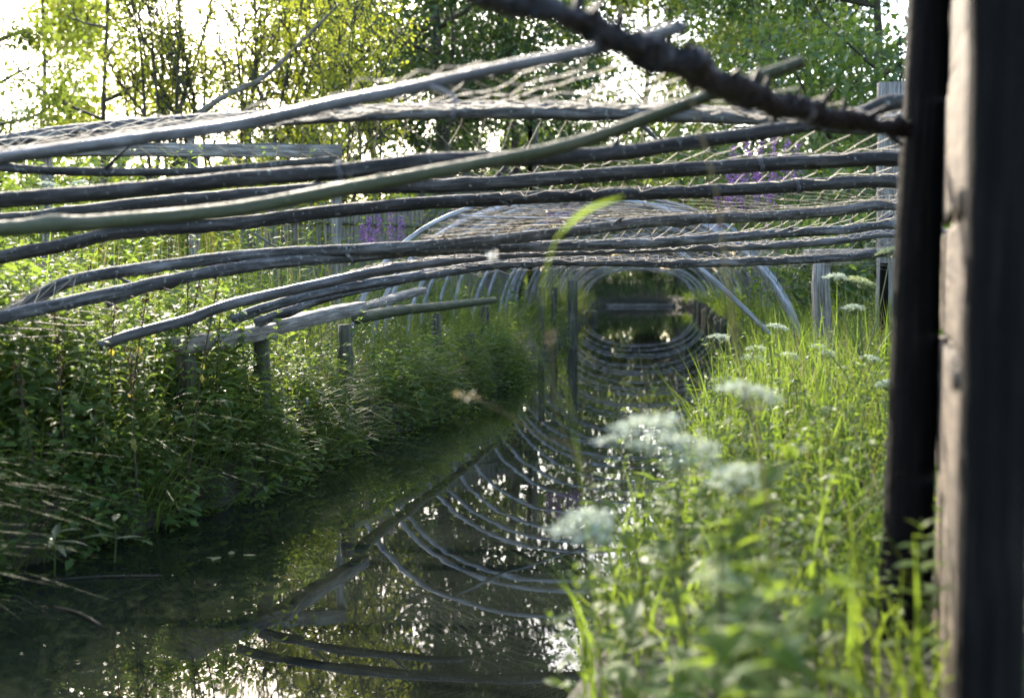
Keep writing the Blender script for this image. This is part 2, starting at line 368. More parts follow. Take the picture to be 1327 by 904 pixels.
tag(mb.build('water', M['water'], smooth=False), 'still dark water of the curving ditch', kind='structure')

# ------------------------------------------------------------------ the poles across the ditch
def pole(name, label, ctrl, mat, Y0, Y1, d0, d1, left=None, right=None, rough=.05, knots=6, cat='pole', group=None, sides=12, lift=0):
    """ctrl: photo pixels along the pole; Y0,Y1 forward distance at its first/last pixel; d0,d1 diameters"""
    us = np.array([c[0] for c in ctrl], float); t = (us - us[0]) / (us[-1] - us[0])
    pts = [P(c[0], c[1], Y0 + (Y1 - Y0) * tt) for c, tt in zip(ctrl, t)]
    if left is not None:
        e = pts[0] - pts[min(2, len(pts) - 1)]; e = e / np.linalg.norm(e); q1 = pts[0] + e * .45; q2 = pts[0] + e * .9 + np.array((0, 0, -.10))
        pts = ([np.array((q2[0] - .55, q2[1], .2)), q2, q1] if len(left) > 1 else [np.array(left[0])]) + pts
    if right is not None: pts = pts + [np.array(q) for q in right]
    n = int(max(40, 20 * len(pts))); pp = resample(spline(pts, n * 2), n)
    rr = np.linspace(d0 / 2, d1 / 2, n)
    mb = MB(); tube(mb, pp, rr, sides, rough, knots)
    o = mb.build(name, mat); tag(o, label, cat, group)
    for k in range(3 if knots >= 4 and cat == 'pole' else 0):
        i = rnd.randint(n // 6, n - 6); ax = pp[i + 1] - pp[i]; ax /= np.linalg.norm(ax); sdv = np.array((0, rnd.uniform(-1, .4), rnd.choice((1, 1, -1)))); dv = ax * rnd.uniform(.6, 1.4) * rnd.choice((1, 1, -1)) + sdv * .6; dv /= np.linalg.norm(dv)
        L = rnd.choice((.03, .04, .05, .22)); m2 = MB(); q0 = pp[i]; tube(m2, spline([q0, q0 + dv * (rr[i] + L * .5) + rng.normal(size=3) * L * .06, q0 + dv * (rr[i] + L) + rng.normal(size=3) * L * .12], 8), np.linspace(min(.013, rr[i] * .5), .004 if L < .1 else .002, 8), 7, .08); m2.build('twig' if L > .1 else 'stub', mat, o)
    return o, pp
ROW = {}
GP = 'long poles arching across the ditch'
_, ROW['A'] = pole('bent_pole', 'smooth pale grey bent pole lashed to the black branch near its coil of wire', [(0, 205), (150, 184), (300, 163), (440, 133), (540, 113), (650, 88), (770, 64), (885, 35)], M['pole_smooth'], 3.5, 2.28, .056, .026, left=[(-2.75, 3.4, .3), (-2.3, 3.45, 1.15)], knots=4, group=GP, rough=.03)
_, ROW['E'] = pole('bent_pole', 'olive green algae-covered bent pole crossing behind the black branch to a pointed end', [(0, 297), (150, 286), (300, 272), (440, 246), (560, 224), (700, 197), (780, 175), (850, 150), (930, 120), (990, 98), (1042, 80)], M['pole_green'], 3.2, 2.62, .060, .028, left=[(-2.6, 3.1, .3), (-2.15, 3.15, 1.05)], knots=4, group=GP, rough=.03)
_, ROW['B'] = pole('bent_pole', 'uppermost far pole with net twine wound over it, grey brown', [(0, 186), (60, 176), (150, 166), (300, 156), (450, 148), (600, 143), (750, 145), (870, 148), (1000, 152), (1100, 164)], M['pole'], 5.0, 4.3, .072, .060, left=[(-3.2, 5.0, .3), (-2.75, 5.0, 1.3)], right=[(1.9, 4.1, 1.62), (2.3, 4.1, .3)], group=GP)
pole('bent_pole', 'short dark lichen-flecked pole that slips behind the thick dark pole', [(-30, 215), (60, 221), (150, 223), (240, 223), (330, 216), (430, 207)], M['pole_dark'], 4.4, 4.6, .045, .03, left=[(-2.75, 4.3, .3), (-2.4, 4.35, 1.4)], group=GP)
_, ROW['D'] = pole('bent_pole', 'thick dark brown pole below the short lichen-flecked one, rising to the black post', [(0, 260), (150, 248), (300, 233), (440, 222), (560, 208), (700, 205), (800, 198), (877, 187), (960, 176), (1036, 164), (1115, 147), (1172, 132)], M['pole_dark'], 4.0, 3.7, .066, .045, left=[(-2.75, 4.0, .3), (-2.35, 4.0, 1.1)], right=[(1.45, 3.7, 1.72)], group=GP)
_, ROW['F'] = pole('bent_pole', 'straight grey pole just beneath the thick dark brown pole', [(50, 281), (200, 263), (440, 244), (600, 240), (760, 228), (877, 220), (1000, 213), (1165, 206)], M['pole_dark'], 5.2, 4.8, .058, .062, left=[(-2.7, 5.2, .3), (-2.45, 5.2, 1.15)], right=[(1.85, 4.8, 1.6), (2.25, 4.8, .3)], group=GP)
_, ROW['G'] = pole('bent_pole', 'dark lichen-speckled pole in the middle of the fan of poles', [(0, 333), (80, 318), (160, 301), (300, 290), (440, 273), (560, 263), (690, 256), (800, 252), (890, 249), (1000, 243), (1165, 236)], M['pole_dark'], 5.0, 5.4, .060, .058, left=[(-2.75, 4.9, .3), (-2.45, 4.9, .95)], right=[(2.1, 5.4, 1.5), (2.4, 5.4, .3)], group=GP)
_, ROW['H'] = pole('bent_pole', 'rough grey pole with a low bowed end above the hooked lowest pair', [(45, 388), (95, 363), (200, 346), (320, 331), (450, 324), (560, 318), (640, 311), (740, 300), (830, 289), (900, 284), (1000, 280), (1080, 274), (1165, 267)], M['pole'], 4.9, 6.0, .054, .054, left=[P(12, 408, 4.85)], right=[(2.35, 6.0, 1.4), (2.6, 6.0, .3)], group=GP)
_, ROW['I'] = pole('bent_pole', 'long grey pole sweeping down to the weeds on the far bank', [(10, 409), (60, 398), (150, 379), (240, 359), (350, 341), (450, 333), (560, 324), (700, 319), (820, 316), (890, 312), (1000, 303), (1090, 298), (1165, 293)], M['pole'], 4.6, 6.5, .056, .048, left=[P(-60, 425, 4.55)], right=[(2.5, 6.5, 1.3), (2.7, 6.5, .3)], group=GP)
_, ROW['J'] = pole('bent_pole', 'smooth silvery pole second from the lowest, resting on the plank rail', [(128, 449), (172, 433), (240, 415), (300, 394), (400, 371), (450, 360), (520, 346), (640, 331), (760, 325), (880, 321), (1000, 318), (1090, 311), (1165, 304)], M['pole_smooth'], 5.4, 6.9, .053, .046, right=[(2.6, 6.9, 1.25), (2.8, 6.9, .3)], group=GP, rough=.03)
_, ROW['K'] = pole('bent_pole', 'lowest pole spanning the ditch, knobbly grey, ending at the pale board', [(300, 415), (340, 400), (400, 383), (450, 372), (560, 355), (640, 343), (740, 338), (880, 341), (1000, 338), (1100, 333), (1162, 328)], M['pole'], 6.4, 7.3, .058, .052, right=[(2.75, 7.3, 1.2), (2.95, 7.3, .3)], group=GP, knots=9)
pole('short_pole', 'short grey pole tucked under the lowest spanning pole at the plank rail', [(330, 419), (380, 401), (430, 384), (520, 364), (600, 352)], M['pole'], 6.6, 7.0, .06, .03, group=GP)
pole('short_pole', 'short grey pole end hidden under the long sweeping grey pole', [(138, 392), (180, 376), (215, 366), (300, 350)], M['pole'], 5.3, 5.6, .05, .035, group=GP)
pole('forked_twig', 'thin bare twig curving up from the rough grey pole', [(330, 302), (350, 316), (375, 325), (420, 325), (450, 318)], M['pole_smooth'], 5.6, 5.5, .008, .012, cat='twig')
# black branch in front, with its lashings
mbr = MB(); ctrl = [(575, -48, 1.85, .050), (640, -4, 1.95, .050), (720, 14, 2.05, .052), (790, 45, 2.17, .062), (845, 70, 2.27, .070), (900, 95, 2.37, .052), (960, 118, 2.48, .064), (1010, 140, 2.58, .058), (1040, 143, 2.63, .064), (1080, 153, 2.70, .056), (1130, 160, 2.80, .044), (1178, 170, 2.87, .040)]
pp = spline([P(a, b, c) for a, b, c, _ in ctrl], 150); rr = np.interp(np.linspace(0, 1, 150), np.linspace(0, 1, len(ctrl)), [c[3] / 2 * .74 for c in ctrl])
tube(mbr, pp + rng.normal(size=pp.shape) * .0018, rr, 16, .24, 30)
branch = tag(mbr.build('black_branch', M['bark_black']), 'gnarled black branch slanting down to the black post, knobbly with bark', 'branch')
for k in range(26):                                                   # spurs and snags of the branch
    i = rnd.randint(20, 140); dv = np.array((rnd.uniform(-.3, .5), rnd.uniform(-.5, .2), rnd.uniform(-.6, 1))); dv /= np.linalg.norm(dv)
    mb = MB(); L = rnd.uniform(.03, .07); tube(mb, spline([pp[i], pp[i] + dv * L * .6, pp[i] + dv * L + np.array((.005, 0, .004))], 6), np.linspace(.012, .003, 6), 7, .1)
    mb.build('snag', M['bark_black'], branch)
def lashing(name, label, c, axis, rad, turns=4, pitch=.009, wire=.0022, mat=None):
    axis = np.asarray(axis) / np.linalg.norm(axis); s = np.cross(axis, (0, 0, 1.0)); s /= np.linalg.norm(s); u = np.cross(s, axis)
    t = np.linspace(0, turns * 2 * math.pi, turns * 14); q = np.asarray(c) + np.outer((t / (2 * math.pi) - turns / 2) * pitch, axis) + rad * (np.outer(np.cos(t), s) + np.outer(np.sin(t), u))
    mb = MB(); tube(mb, q, wire, 5); return tag(mb.build(name, mat or M['rope']), label, 'lashing')
def near(px): return int(np.argmin([abs(P_[0] - px) for P_ in pp]))
i1 = int(150 * 4.2 / 11); lashing('wire_lashing', 'coil of grey wire round the thickest part of the black branch', pp[i1], pp[i1 + 1] - pp[i1 - 1], .030, 4, .006, .0012)
i2 = int(150 * 8 / 11); lashing('wire_lashing', 'wire coil on the black branch where the dark pole runs beneath', pp[i2], pp[i2 + 1] - pp[i2 - 1], .027, 4, .006, .0012)
for nm, lab, fr in (('D', 'thin wire tie round the thick dark brown pole', .62), ('F', 'thin wire tie round the straight grey pole under the dark one', .70), ('G', 'thin wire tie round the lichen-speckled middle pole', .72), ('H', 'thin wire tie round the rough grey bowed pole', .45), ('K', 'thin wire tie round the lowest spanning pole', .62)):
    q = ROW[nm]; i = int(len(q) * fr); lashing('wire_tie', lab, q[i], q[i + 1] - q[i - 1], .036, 3, .006, .0016)

# ------------------------------------------------------------------ hoops of the tunnel
HY = np.array([9.5, 13.6, 18, 24, 30, 36, 38.5]); 
def hoop_curve(y, n=41, jit=0, sk=0.0):
    xl = np.interp(y, HY, [-1.42, -1.08, -.28, .45, 1.2, 1.95, 2.6]); xr = np.interp(y, HY, [2.45, 3.35, 4.25, 5.0, 5.5, 5.9, 5.9])
    zc = np.interp(y, HY, [1.84, 2.04, 2.12, 2.02, 1.74, 1.36, 1.2]); th = np.linspace(0, math.pi, n)
    cx, hw = (xl + xr) / 2, (xr - xl) / 2; e = .86
    c = np.cos(th); s = np.sin(th)
    x = cx - hw * np.sign(c) * np.abs(c) ** e + sk * s; z = .22 + (zc - .22) * np.abs(s) ** .92
    yy_ = y + .25 * np.sin(th) * math.sin(jit * 3.1) + jit * .08 * np.cos(th)
    return np.stack([x, yy_, z], 1)
hoops = []; y = 9.8; k = 0
while y < 38:
    j = rnd.uniform(-1, 1); hc = hoop_curve(y, 41, j, rnd.uniform(-.25, .05) if y < 24 else 0); hc += np.array((0, 0, rnd.uniform(-.06, .05))) * np.sin(np.linspace(0, math.pi, 41))[:, None]
    mb = MB(); tube(mb, hc, np.linspace(.025, .020, 41) * (1 if y < 20 else .9), 7, .03, 0)
    o = mb.build('tunnel_hoop', M['hoop']); tag(o, 'thin grey hoop nearest the poles, this side of the thickest tunnel post' if y < 17 else 'thin grey hoop beyond the thickest tunnel post' if y < 28 else 'small far hoop of the tunnel end near the plank dam', 'hoop', 'thin grey hoops of the net tunnel')
    hoops.append(hc); y += rnd.uniform(.7, 1.2); k += 1
mb = MB(); tube(mb, spline([P(880, 325, 10.2), P(935, 372, 10.3), P(985, 420, 10.4), P(1030, 462, 10.5), P(1050, 486, 10.5)], 20), .024, 8, .03); tag(mb.build('leaning_rod', M['hoop']), 'straight grey rod slanting down beside the hoops to the white umbels', 'rod')
mb = MB(); tube(mb, spline([hoops[0][14], P(840, 300, 16), hoops[-1][20]], 40), .014, 6); tag(mb.build('ridge_wire', M['hoop']), 'thin ridge rod running along the crowns of the hoops', 'rod')

# ------------------------------------------------------------------ netting over poles and hoops
def net(name, label, rows, cell_a, cell_b, rad, off=.034, mat='twine'):
    rows = [resample(r, 81) for r in rows]
    L = np.r_[0, np.cumsum([np.linalg.norm(rows[i + 1][20:60] - rows[i][20:60], axis=1).mean() for i in range(len(rows) - 1)])]
    na = int(L[-1] / cell_a); W = np.linalg.norm(np.diff(rows[0], axis=0), axis=1).sum(); nb = int(W / cell_b)
    S = np.stack(rows); ta = np.linspace(0, L[-1], na + 1); ri = np.interp(ta, L, np.arange(len(rows)))
    i0 = np.clip(ri.astype(int), 0, len(rows) - 2); fr = (ri - i0)[:, None, None]; G = S[i0] * (1 - fr) + S[i0 + 1] * fr
    G[:, :, 2] += off - .05 * (np.sin(math.pi * fr[:, :, 0]))
    out = np.zeros((na + 1, nb + 1, 3))
    for i in range(na + 1):
        tb = np.clip((np.arange(nb + 1) + .5 * (i % 2)) / nb, 0, 1) * 80
        for q in range(3): out[i, :, q] = np.interp(tb, np.arange(81), G[i, :, q])
    out += rng.normal(size=out.shape) * .006
    A = []; Bq = []
    for i in range(na):
        if i % 2 == 0: A += [out[i], out[i, 1:]]; Bq += [out[i + 1], out[i + 1, :-1]]
        else: A += [out[i], out[i, :-1]]; Bq += [out[i + 1], out[i + 1, 1:]]
    A = np.concatenate(A); Bq = np.concatenate(Bq); keep = (rng.random(len(A)) > .012) & ~((A[:, 0] < -.45 + .35 * np.sin(A[:, 1] * 3) + .2 * np.sin(A[:, 1] * 9 + A[:, 0] * 5)) & (A[:, 1] > 4.95) & (A[:, 1] < 8.5)); A = A[keep]; Bq = Bq[keep]
    d = Bq - A; d /= np.linalg.norm(d, axis=1)[:, None] + 1e-9; s = np.cross(d, (0.1, 0.2, 1.0)); s /= np.linalg.norm(s, axis=1)[:, None] + 1e-9; u = np.cross(s, d)
    V = []
    for E in (A, Bq):
        for an in (0, 2.094, 4.189): V.append(E + rad * (math.cos(an) * s + math.sin(an) * u))
    V = np.stack(V, 1); F = np.array([(0, 1, 4), (0, 4, 3), (1, 2, 5), (1, 5, 4), (2, 0, 3), (2, 3, 5)])
    mb = MB(); mb.add(V.reshape(-1, 3), (F[None] + (np.arange(len(A)) * 6)[:, None, None]).reshape(-1, 3))
    return tag(mb.build(name, M[mat]), label, 'netting')
rowA = np.vstack([ROW['A'][8:int(len(ROW['A']) * .86)], [P(900, 92, 2.5), P(1030, 138, 2.7), P(1160, 168, 2.95), (1.5, 3.0, 1.4), (1.7, 3.0, .4)]])
def wl_(r, cut=4): return r[cut:]
rowsN = [rowA, ROW['B'], ROW['F'], ROW['G'], ROW['H'], ROW['I'], ROW['J'], ROW['K']]
net('draped_net', 'coarse twine netting draped over the long poles', rowsN, .09, .09, .0019)
kd = np.vstack([[P(300, 415, 6.4) + np.array((-.1, 0, -.45))], ROW['K']])
rowsH = [kd, hoop_curve(9.5)] + hoops
net('tunnel_net', 'fine netting stretched over the thin grey hoops', rowsH, .13, .13, .0012, -.05, 'twine_dark')

# ------------------------------------------------------------------ left bank timber
def rail_x(y): return -1.44 + .17 * (y - 6.8)
def gpost(name, label, x, y, ztop, r, mat='post', round_=True, group=None, lean=(0, 0), seed=1, cat='post'):
    z0 = float(gz(x, y)) - .35; mb = MB(); a = np.array((x, y, z0)); b = np.array((x + lean[0], y + lean[1], ztop))
    if round_: tube(mb, spline([a, (a + b) / 2 + np.array((.008, 0, 0)), b], 14), np.linspace(r * 1.05, r * .95, 14), 10, .05, 2, seed=seed)
    else: plank(mb, a, b, r * 2, r * 1.7, .006, 8, seed, up=(0, 1, 0))
    return tag(mb.build(name, M[mat]), label, cat, group)
rail = thing('plank_rail', 'weathered plank rail of butted boards on the weedy bank under the pole ends', 'rail', tuple(P(345, 430, 6.8)))
def child(o, par): o.parent = par; o.matrix_parent_inverse = Matrix.Translation(-Vector(par.location)); return o
for i, (a, b) in enumerate([((232, 448, 6.0), (352, 428, 6.8)), ((352, 424, 6.8), (468, 398, 8.4))]):
    mb = MB(); plank(mb, P(*a), P(*b) - np.array((0, .012, 0)), .10, .085, .004, 14, 20 + i); child(mb.build('board', M['timber']), rail)
mb = MB(); tube(mb, spline([P(463, 412, 8.45), P(520, 402, 9.7), P(580, 396, 11.2), P(640, 389, 13.5)], 30), np.linspace(.046, .04, 30), 12, .05, 5); tag(mb.build('log_rail', M['pole_green']), 'round log rail with a sawn hollow end continuing from the plank rail', 'rail')
mb = MB(); plank(mb, P(455, 402, 9.4), P(545, 377, 11.5), .12, .06, .004, 8, 31); tag(mb.build('back_board', M['timber']), 'pale flat board lying behind the log rail', 'board')
for i, (u, v, Y, r, vt, lab) in enumerate([(338, 430, 6.7, .05, 0, 'dark post under the joint of the two rail boards'), (447, 412, 8.1, .05, 0, 'dark post under the plank rail near the log end'), (565, 398, 10.8, .05, 0, 'dark post carrying the middle of the round log rail'), (240, 449, 6.05, .05, 0, 'dark post under the low end of the plank rail'), (628, 392, 13.0, .05, 0, 'dark post carrying the far end of the round log rail')]):
    q = P(u, v, Y); gpost('rail_post', lab, q[0], q[1], q[2] - .045 if i != 2 else q[2] - .06, r, seed=40 + i, group='posts under the bank rails')
q = P(617, 432, 11.5); gpost('stake', 'pale split stake with a pointed top at the water edge', q[0], q[1], q[2], .04, 'post', False, lean=(-.06, 0), seed=51)
for i, (u, vt, Y, r, lab) in enumerate([(742, 364, 17.5, .075, 'thickest dark square post standing in the water beneath the hoops'), (718, 372, 18.5, .05, 'thin dark post beside the thickest one, left standing in weeds'), (702, 372, 16.5, .045, 'thin dark post among the weeds where the hoops start')]):
    q = P(u, vt, Y); gpost('tunnel_post', lab, q[0], q[1], q[2], r, 'post', False, seed=60 + i, group='dark posts inside the net tunnel')
q = P(766, 396, 28); mb = MB(); plank(mb, (q[0], 28, -.4), q - np.array((0, 0, .12)), .30, .3, .01, 5, 70, up=(0, 1, 0)); tag(mb.build('timber_block', M['post']), 'dark timber block at the water edge beyond the thickest tunnel post', 'block')
# stakes along the far right waterline
rev = thing('stake_revetment', 'row of dark stakes holding the bank inside the net tunnel', 'revetment', (float(Rx(22)), 22, 0))
for i in range(34):
    y = 20.5 + i * .42; x = float(Rx(y)) - .05 + rnd.uniform(-.03, .03); h = rnd.uniform(.20, .38); mb = MB()
    tube(mb, spline([(x, y, -.5), (x + .01, y, 0), (x + rnd.uniform(-.03, .03), y, h)], 6), .06, 7, .06, 0); child(mb.build('stake', M['post']), rev)
sl_ = thing('end_sluice', 'low plank dam closing the far end of the ditch', 'dam', tuple(P(830, 385, 38.3)))
for i, vv in enumerate((395.5,)):
    mb = MB(); plank(mb, P(785, vv, 38.2 - .05 * i), P(882, vv, 38.2 - .05 * i), .05, .10, .005, 8, 80 + i); child(mb.build('board', M['timber']), sl_)

# right side rail, posts, plank post
mb = MB(); plank(mb, P(1052, 328, 8.4), P(1172, 327, 7.55), .16, .055, .005, 10, 90); tag(mb.build('pale_board', M['timber']), 'pale sunlit board on a post where the lowest pole ends', 'board')
q = P(1073, 338, 8.25); gpost('board_post', 'weathered grey split post carrying the pale board', q[0], q[1], q[2] - .01, .055, 'timber', False, lean=(-.05, 0), seed=91)
q = P(1146, 338, 7.9); gpost('thin_post', 'thin black post under the pale board by the tarred screen', q[0], q[1], q[2] - .015, .03, 'tarred', True, seed=92)
mb = MB(); plank(mb, (P(1160, 400, 9.0) * np.array((1, 1, 0))) + np.array((0, 0, .2)), P(1160, 107, 9.0), .26, .07, .005, 12, 93, up=(0, 1, 0)); tag(mb.build('tall_plank_post', M['timber']), 'tall square-topped grey plank post behind the poles by the black screen', 'post')

# ------------------------------------------------------------------ black screen on the right
scr = thing('tarred_screen', 'black tarred timber screen of posts and boards beside the ditch', 'screen', (1.0, 2.9, .3))
mb = MB(); tube(mb, spline([P(1166, 860, 2.75), P(1172, 780, 2.78), P(1183, 520, 2.86), P(1190, 300, 2.9), P(1200, 100, 2.95), P(1205, -60, 2.98), P(1210, -300, 3.0)], 60), np.linspace(.064, .047, 60), 16, .02, 0); child(tag(mb.build('post', M['tarred']), 'round black post, slightly leaning'), scr)
mb = MB()
a = P(1274, 1250, 1.62); b = P(1310, -420, 1.70); plank(mb, a, b, .090, .036, .002, 24, 101, up=(0, 1, 0)); child(tag(mb.build('post', M['tarred']), 'square black post'), scr)
A0 = np.array((.722, 1.80, 0)); B0 = np.array((1.13, 3.02, 0))
zs = [(.22, .70), (.705, 1.035), (1.045, 1.30), (1.31, 1.62), (1.63, 2.05)]
for i, (z0, z1) in enumerate(zs):
    o = np.array((-.012, 0, 0)) * (i % 2) * .6
    mb = MB(); plank(mb, A0 + o + np.array((0, 0, (z0 + z1) / 2)), B0 + o + np.array((0, 0, (z0 + z1) / 2)), .022, z1 - z0 - .012, .003, 12, 110 + i); child(mb.build('board', M['board']), scr)
for i, zz in enumerate((1.025, 1.31)):
    mb = MB(); plank(mb, A0 + np.array((-.022, 0, zz)), B0 + np.array((-.022, -.12, zz)), .022, .03, .003, 10, 120 + i); child(mb.build('ledge', M['board']), scr)

# ------------------------------------------------------------------ reed screens and fence behind
def reed_screen(name, label, a, b, h, seed, gap=0):
    rr = np.random.default_rng(seed); a = np.array(a); b = np.array(b); root = thing(name, label, 'screen', (a[0], a[1], float(gz(a[0], a[1]))))
    n = int(np.linalg.norm(b - a) / .035); mb = MB(); z0 = float(gz(a[0], a[1])) - .05
    d = (b - a) / np.linalg.norm(b - a); nn = np.array((-d[1], d[0]))
    for i in range(n):
        for ly in range(2):
            q = a + (b - a) * (i + rr.uniform(-.5, .5)) / n + nn * (ly * .03 + rr.uniform(-.012, .012)); ht = h + rr.normal() * .06; ln = rr.normal() * .03
            tube(mb, [(q[0], q[1], z0), (q[0] + d[0] * ln, q[1] + d[1] * ln, z0 + ht)], [.022, .016], 4, 0, 0, False)
    child(tag(mb.build('reed_stalks', M['reed']), kind='stuff'), root)
    for k, f_ in enumerate((.33, .86)):
        m2 = MB(); tube(m2, spline([(*(a - nn * .04), z0 + h * f_), (*((a + b) / 2 - nn * .04), z0 + h * f_ + .02), (*(b - nn * .04), z0 + h * f_)], 12), .022, 7, .03); child(m2.build('rail', M['post']), root)
    for f_ in np.linspace(.02, .98, max(2, int(np.linalg.norm(b - a) / 2.2))):
        q = a + (b - a) * f_ - nn * .1; m2 = MB(); tube(m2, [(q[0], q[1], z0 - .1), (q[0], q[1], z0 + h * .5), (q[0] + .01, q[1], z0 + h + .12)], .04, 8, .03); child(m2.build('post', M['post']), root)
    return root
def xy(u, Y): return ((u - UC) / FPX * Y, Y)
reed_screen('reed_screen', 'grey reed screen behind purple loosestrife across from the black screen', xy(318, 15.5), xy(560, 17.5), 1.75, 1)
reed_screen('reed_screen', 'grey reed screen standing behind the crowns of the nearest thin hoops', xy(540, 21.5), xy(672, 24), 2.7, 2)
reed_screen('reed_screen', 'grey reed screen behind the net and loosestrife beyond the pale board', xy(985, 25), xy(1045, 20.5), 2.6, 3)
reed_screen('reed_screen', 'reed screen partly hidden behind the tall plank post', xy(1049, 19.5), xy(1250, 15.5), 1.9, 4)
fr = thing('timber_trestle', 'weathered plank on posts standing among the bright weeds behind the poles', 'trestle', tuple(P(435, 400, 12)))
mb = MB(); plank(mb, P(-90, 192, 10.6), P(441, 196, 12), .10, .13, .006, 16, 130); child(mb.build('top_plank', M['timber']), fr)
for i, u in enumerate((60, 250, 436)):
    Yp = 10.6 + 1.4 * (u + 90) / 531; q = P(u, 202, Yp + .1); mb = MB(); plank(mb, (q[0], q[1], .1), q, .09, .08, .005, 10, 140 + i, up=(0, 1, 0)); child(mb.build('post', M['timber']), fr)
for i, (u, vt, Y, w, m, lab) in enumerate([(694, 118, 26, .12, 'timber', 'tall pale marker post beyond the hoops, beside a shorter black one'), (687, 124, 26.1, .10, 'tarred', 'black marker post touching the tall pale one'), (1000, 215, 23, .12, 'timber', 'grey post rising behind the reed screen by the loosestrife')]):
    q = P(u, vt, Y); gpost('marker_post', lab, q[0], q[1], q[2], w / 2, m, False, seed=150 + i)

# ------------------------------------------------------------------ trees
def rot_about(v, ax, a):
    ax = ax / np.linalg.norm(ax); return v * math.cos(a) + np.cross(ax, v) * math.sin(a) + ax * ax.dot(v) * (1 - math.cos(a))
LEAF = leaf_arrays(1, .62, .25, .3, 2)
def quadleaf():
    v = np.array([(0, 0, 0), (-.33, .45, .06), (0, 1, -.1), (.33, .45, .06)]); return v, np.array([(0, 1, 2), (0, 2, 3)])
QL = quadleaf()
def tree(name, label, u, Y, H, r, seed, leaf, nleaf, lsize, stems=1, spread=.25, cs=.3, limbs=11, limb_len=.32, bark='bark', up=.5, sig=.22, group='trees beyond the reed screens', x=None, zc=1.0):
    rr = np.random.default_rng(seed); bx = (u - UC) / FPX * Y if x is None else x; bz = float(gz(bx, Y)) - .1
    root = thing(name, label, 'tree', (bx, Y, bz), 0, group)
    tr = MB(); br = MB(); anchors = []
    for s_ in range(stems):
        ang = rr.uniform(0, 6.28); ln = spread * (rr.uniform(.3, 1) if stems > 1 else .25)
        top = np.array((math.cos(ang) * ln * H * .6, math.sin(ang) * ln * H * .6, H * rr.uniform(.82, 1)))
        off = np.array((rr.normal() * .12, rr.normal() * .12, 0)) * (stems > 1) * 2
        mid = [off + top * t + np.array((rr.normal() * .05 * H * .3, rr.normal() * .05 * H * .3, 0)) * (1 if 0 < t < 1 else 0) for t in (0, .25, .5, .75, 1)]
        sp = spline(mid, 24); rs = r * (1 if stems == 1 else rr.uniform(.55, 1))
        rad = rs * (1 - np.linspace(0, 1, 24) ** .8 * .9); rad[0] *= 1.35; tr = MB(); tube(tr, sp, rad, 9, .06, 2); tr.build('trunk', M[bark], root)
        for k in range(limbs):
            t = cs + (1 - cs) * ((k + rr.random()) / limbs) ** .9; i = min(22, int(t * 23)); p0 = sp[i]
            L = H * limb_len * (1.15 - t * .75) * rr.uniform(.6, 1.2); a2 = rr.uniform(0, 6.28)
            d = np.array((math.cos(a2), math.sin(a2), up * rr.uniform(.4, 1.6))); d /= np.linalg.norm(d)
            p1 = p0 + d * L * .5 + rr.normal(size=3) * .06 * L; p2 = p0 + d * L + np.array((0, 0, rr.uniform(-.15, .3) * L)) + rr.normal(size=3) * .08 * L
            ls = spline([p0, p1, p2], 8); r0 = min(rad[i] * .6, .09) + .006; tube(br, ls, np.linspace(r0, .008, 8), 6, .05, 0, False)
            for q in range(6):
                j = rr.integers(2, 8); d2 = d + rr.normal(size=3) * .7; d2 /= np.linalg.norm(d2); l2 = L * rr.uniform(.25, .5)
                e = ls[j] + d2 * l2; tube(br, spline([ls[j], (ls[j] + e) / 2 + rr.normal(size=3) * .05, e], 5), np.linspace(.014, .005, 5), 4, 0, 0, False)
                anchors += [(ls[j] * (1 - w) + e * w) for w in (.35, .6, .8, 1.0)]
            anchors += [ls[5], ls[6], ls[7], ls[7]]
        anchors += [sp[-1], sp[-2], sp[-3]]
    tag(br.build('branches', M[bark], root), kind='stuff')
    an = np.array(anchors); wgt = rr.gamma(.9, 1, len(an)); wgt /= wgt.sum()
    c = an[rr.choice(len(an), nleaf, p=wgt)] + rr.normal(size=(nleaf, 3)) * sig * np.array((1, 1, .8))
    cr = MB(); scatter(cr, QL, c, frames(rr.uniform(0, 6.28, nleaf), rr.normal(-.5, .6, nleaf), rr.normal(0, .6, nleaf)), lsize * rr.uniform(.6, 1.25, nleaf))
    o = cr.build('crown', M[leaf], root); tag(o, kind='stuff'); return root

tree('slender_tree', 'slender dark tree with a leaning trunk at the edge of the bright thicket', 8, 22, 8.5, .11, 1, 'tree_mid', 7500, .10, 1, .25, .25, 12)
tree('slender_tree', 'straight grey-trunked tree beside the multi-stemmed clumps', 138, 20, 8.2, .085, 2, 'tree_mid', 5500, .10, 1, .1, .38, 12)
tree('willow_clump', 'multi-stemmed willow clump with many thin upright stems, nearest the straight trunk', 215, 19, 6.9, .07, 3, 'tree_yel', 7000, .065, 12, .36, .42, 7, .16, up=1.6)
tree('willow_clump', 'multi-stemmed willow clump with a pale limb slanting out', 318, 18.5, 6.8, .065, 4, 'tree_yel', 6000, .065, 11, .42, .40, 7, .17, up=1.5)
tree('golden_bush', 'tall golden leaved willow bush beside the dark oak', 432, 18, 5.6, .045, 5, 'tree_yel', 11000, .062, 9, .55, .14, 9, .22, up=1.1, sig=.2)
tree('oak_tree', 'big dark oak with the thickest trunk', 572, 25, 13, .24, 6, 'tree_dark', 36000, .13, 1, .15, .16, 22, .34, sig=.34, up=.3)
tree('oak_tree', 'dark oak behind the marker posts', 672, 29, 13, .17, 7, 'tree_dark', 27000, .13, 1, .15, .16, 20, .32, sig=.34, up=.3)
tree('slender_tree', 'dark tree with thin trunk behind the coil-wound black branch', 835, 45, 16, .2, 8, 'tree_dark', 17000, .17, 1, .2, .18, 18, .3, sig=.3)
tree('slender_tree', 'twin thin-trunked tree beside the dense maple', 972, 27, 11.5, .10, 9, 'tree_mid', 14000, .115, 2, .14, .2, 13, .28, sig=.28)
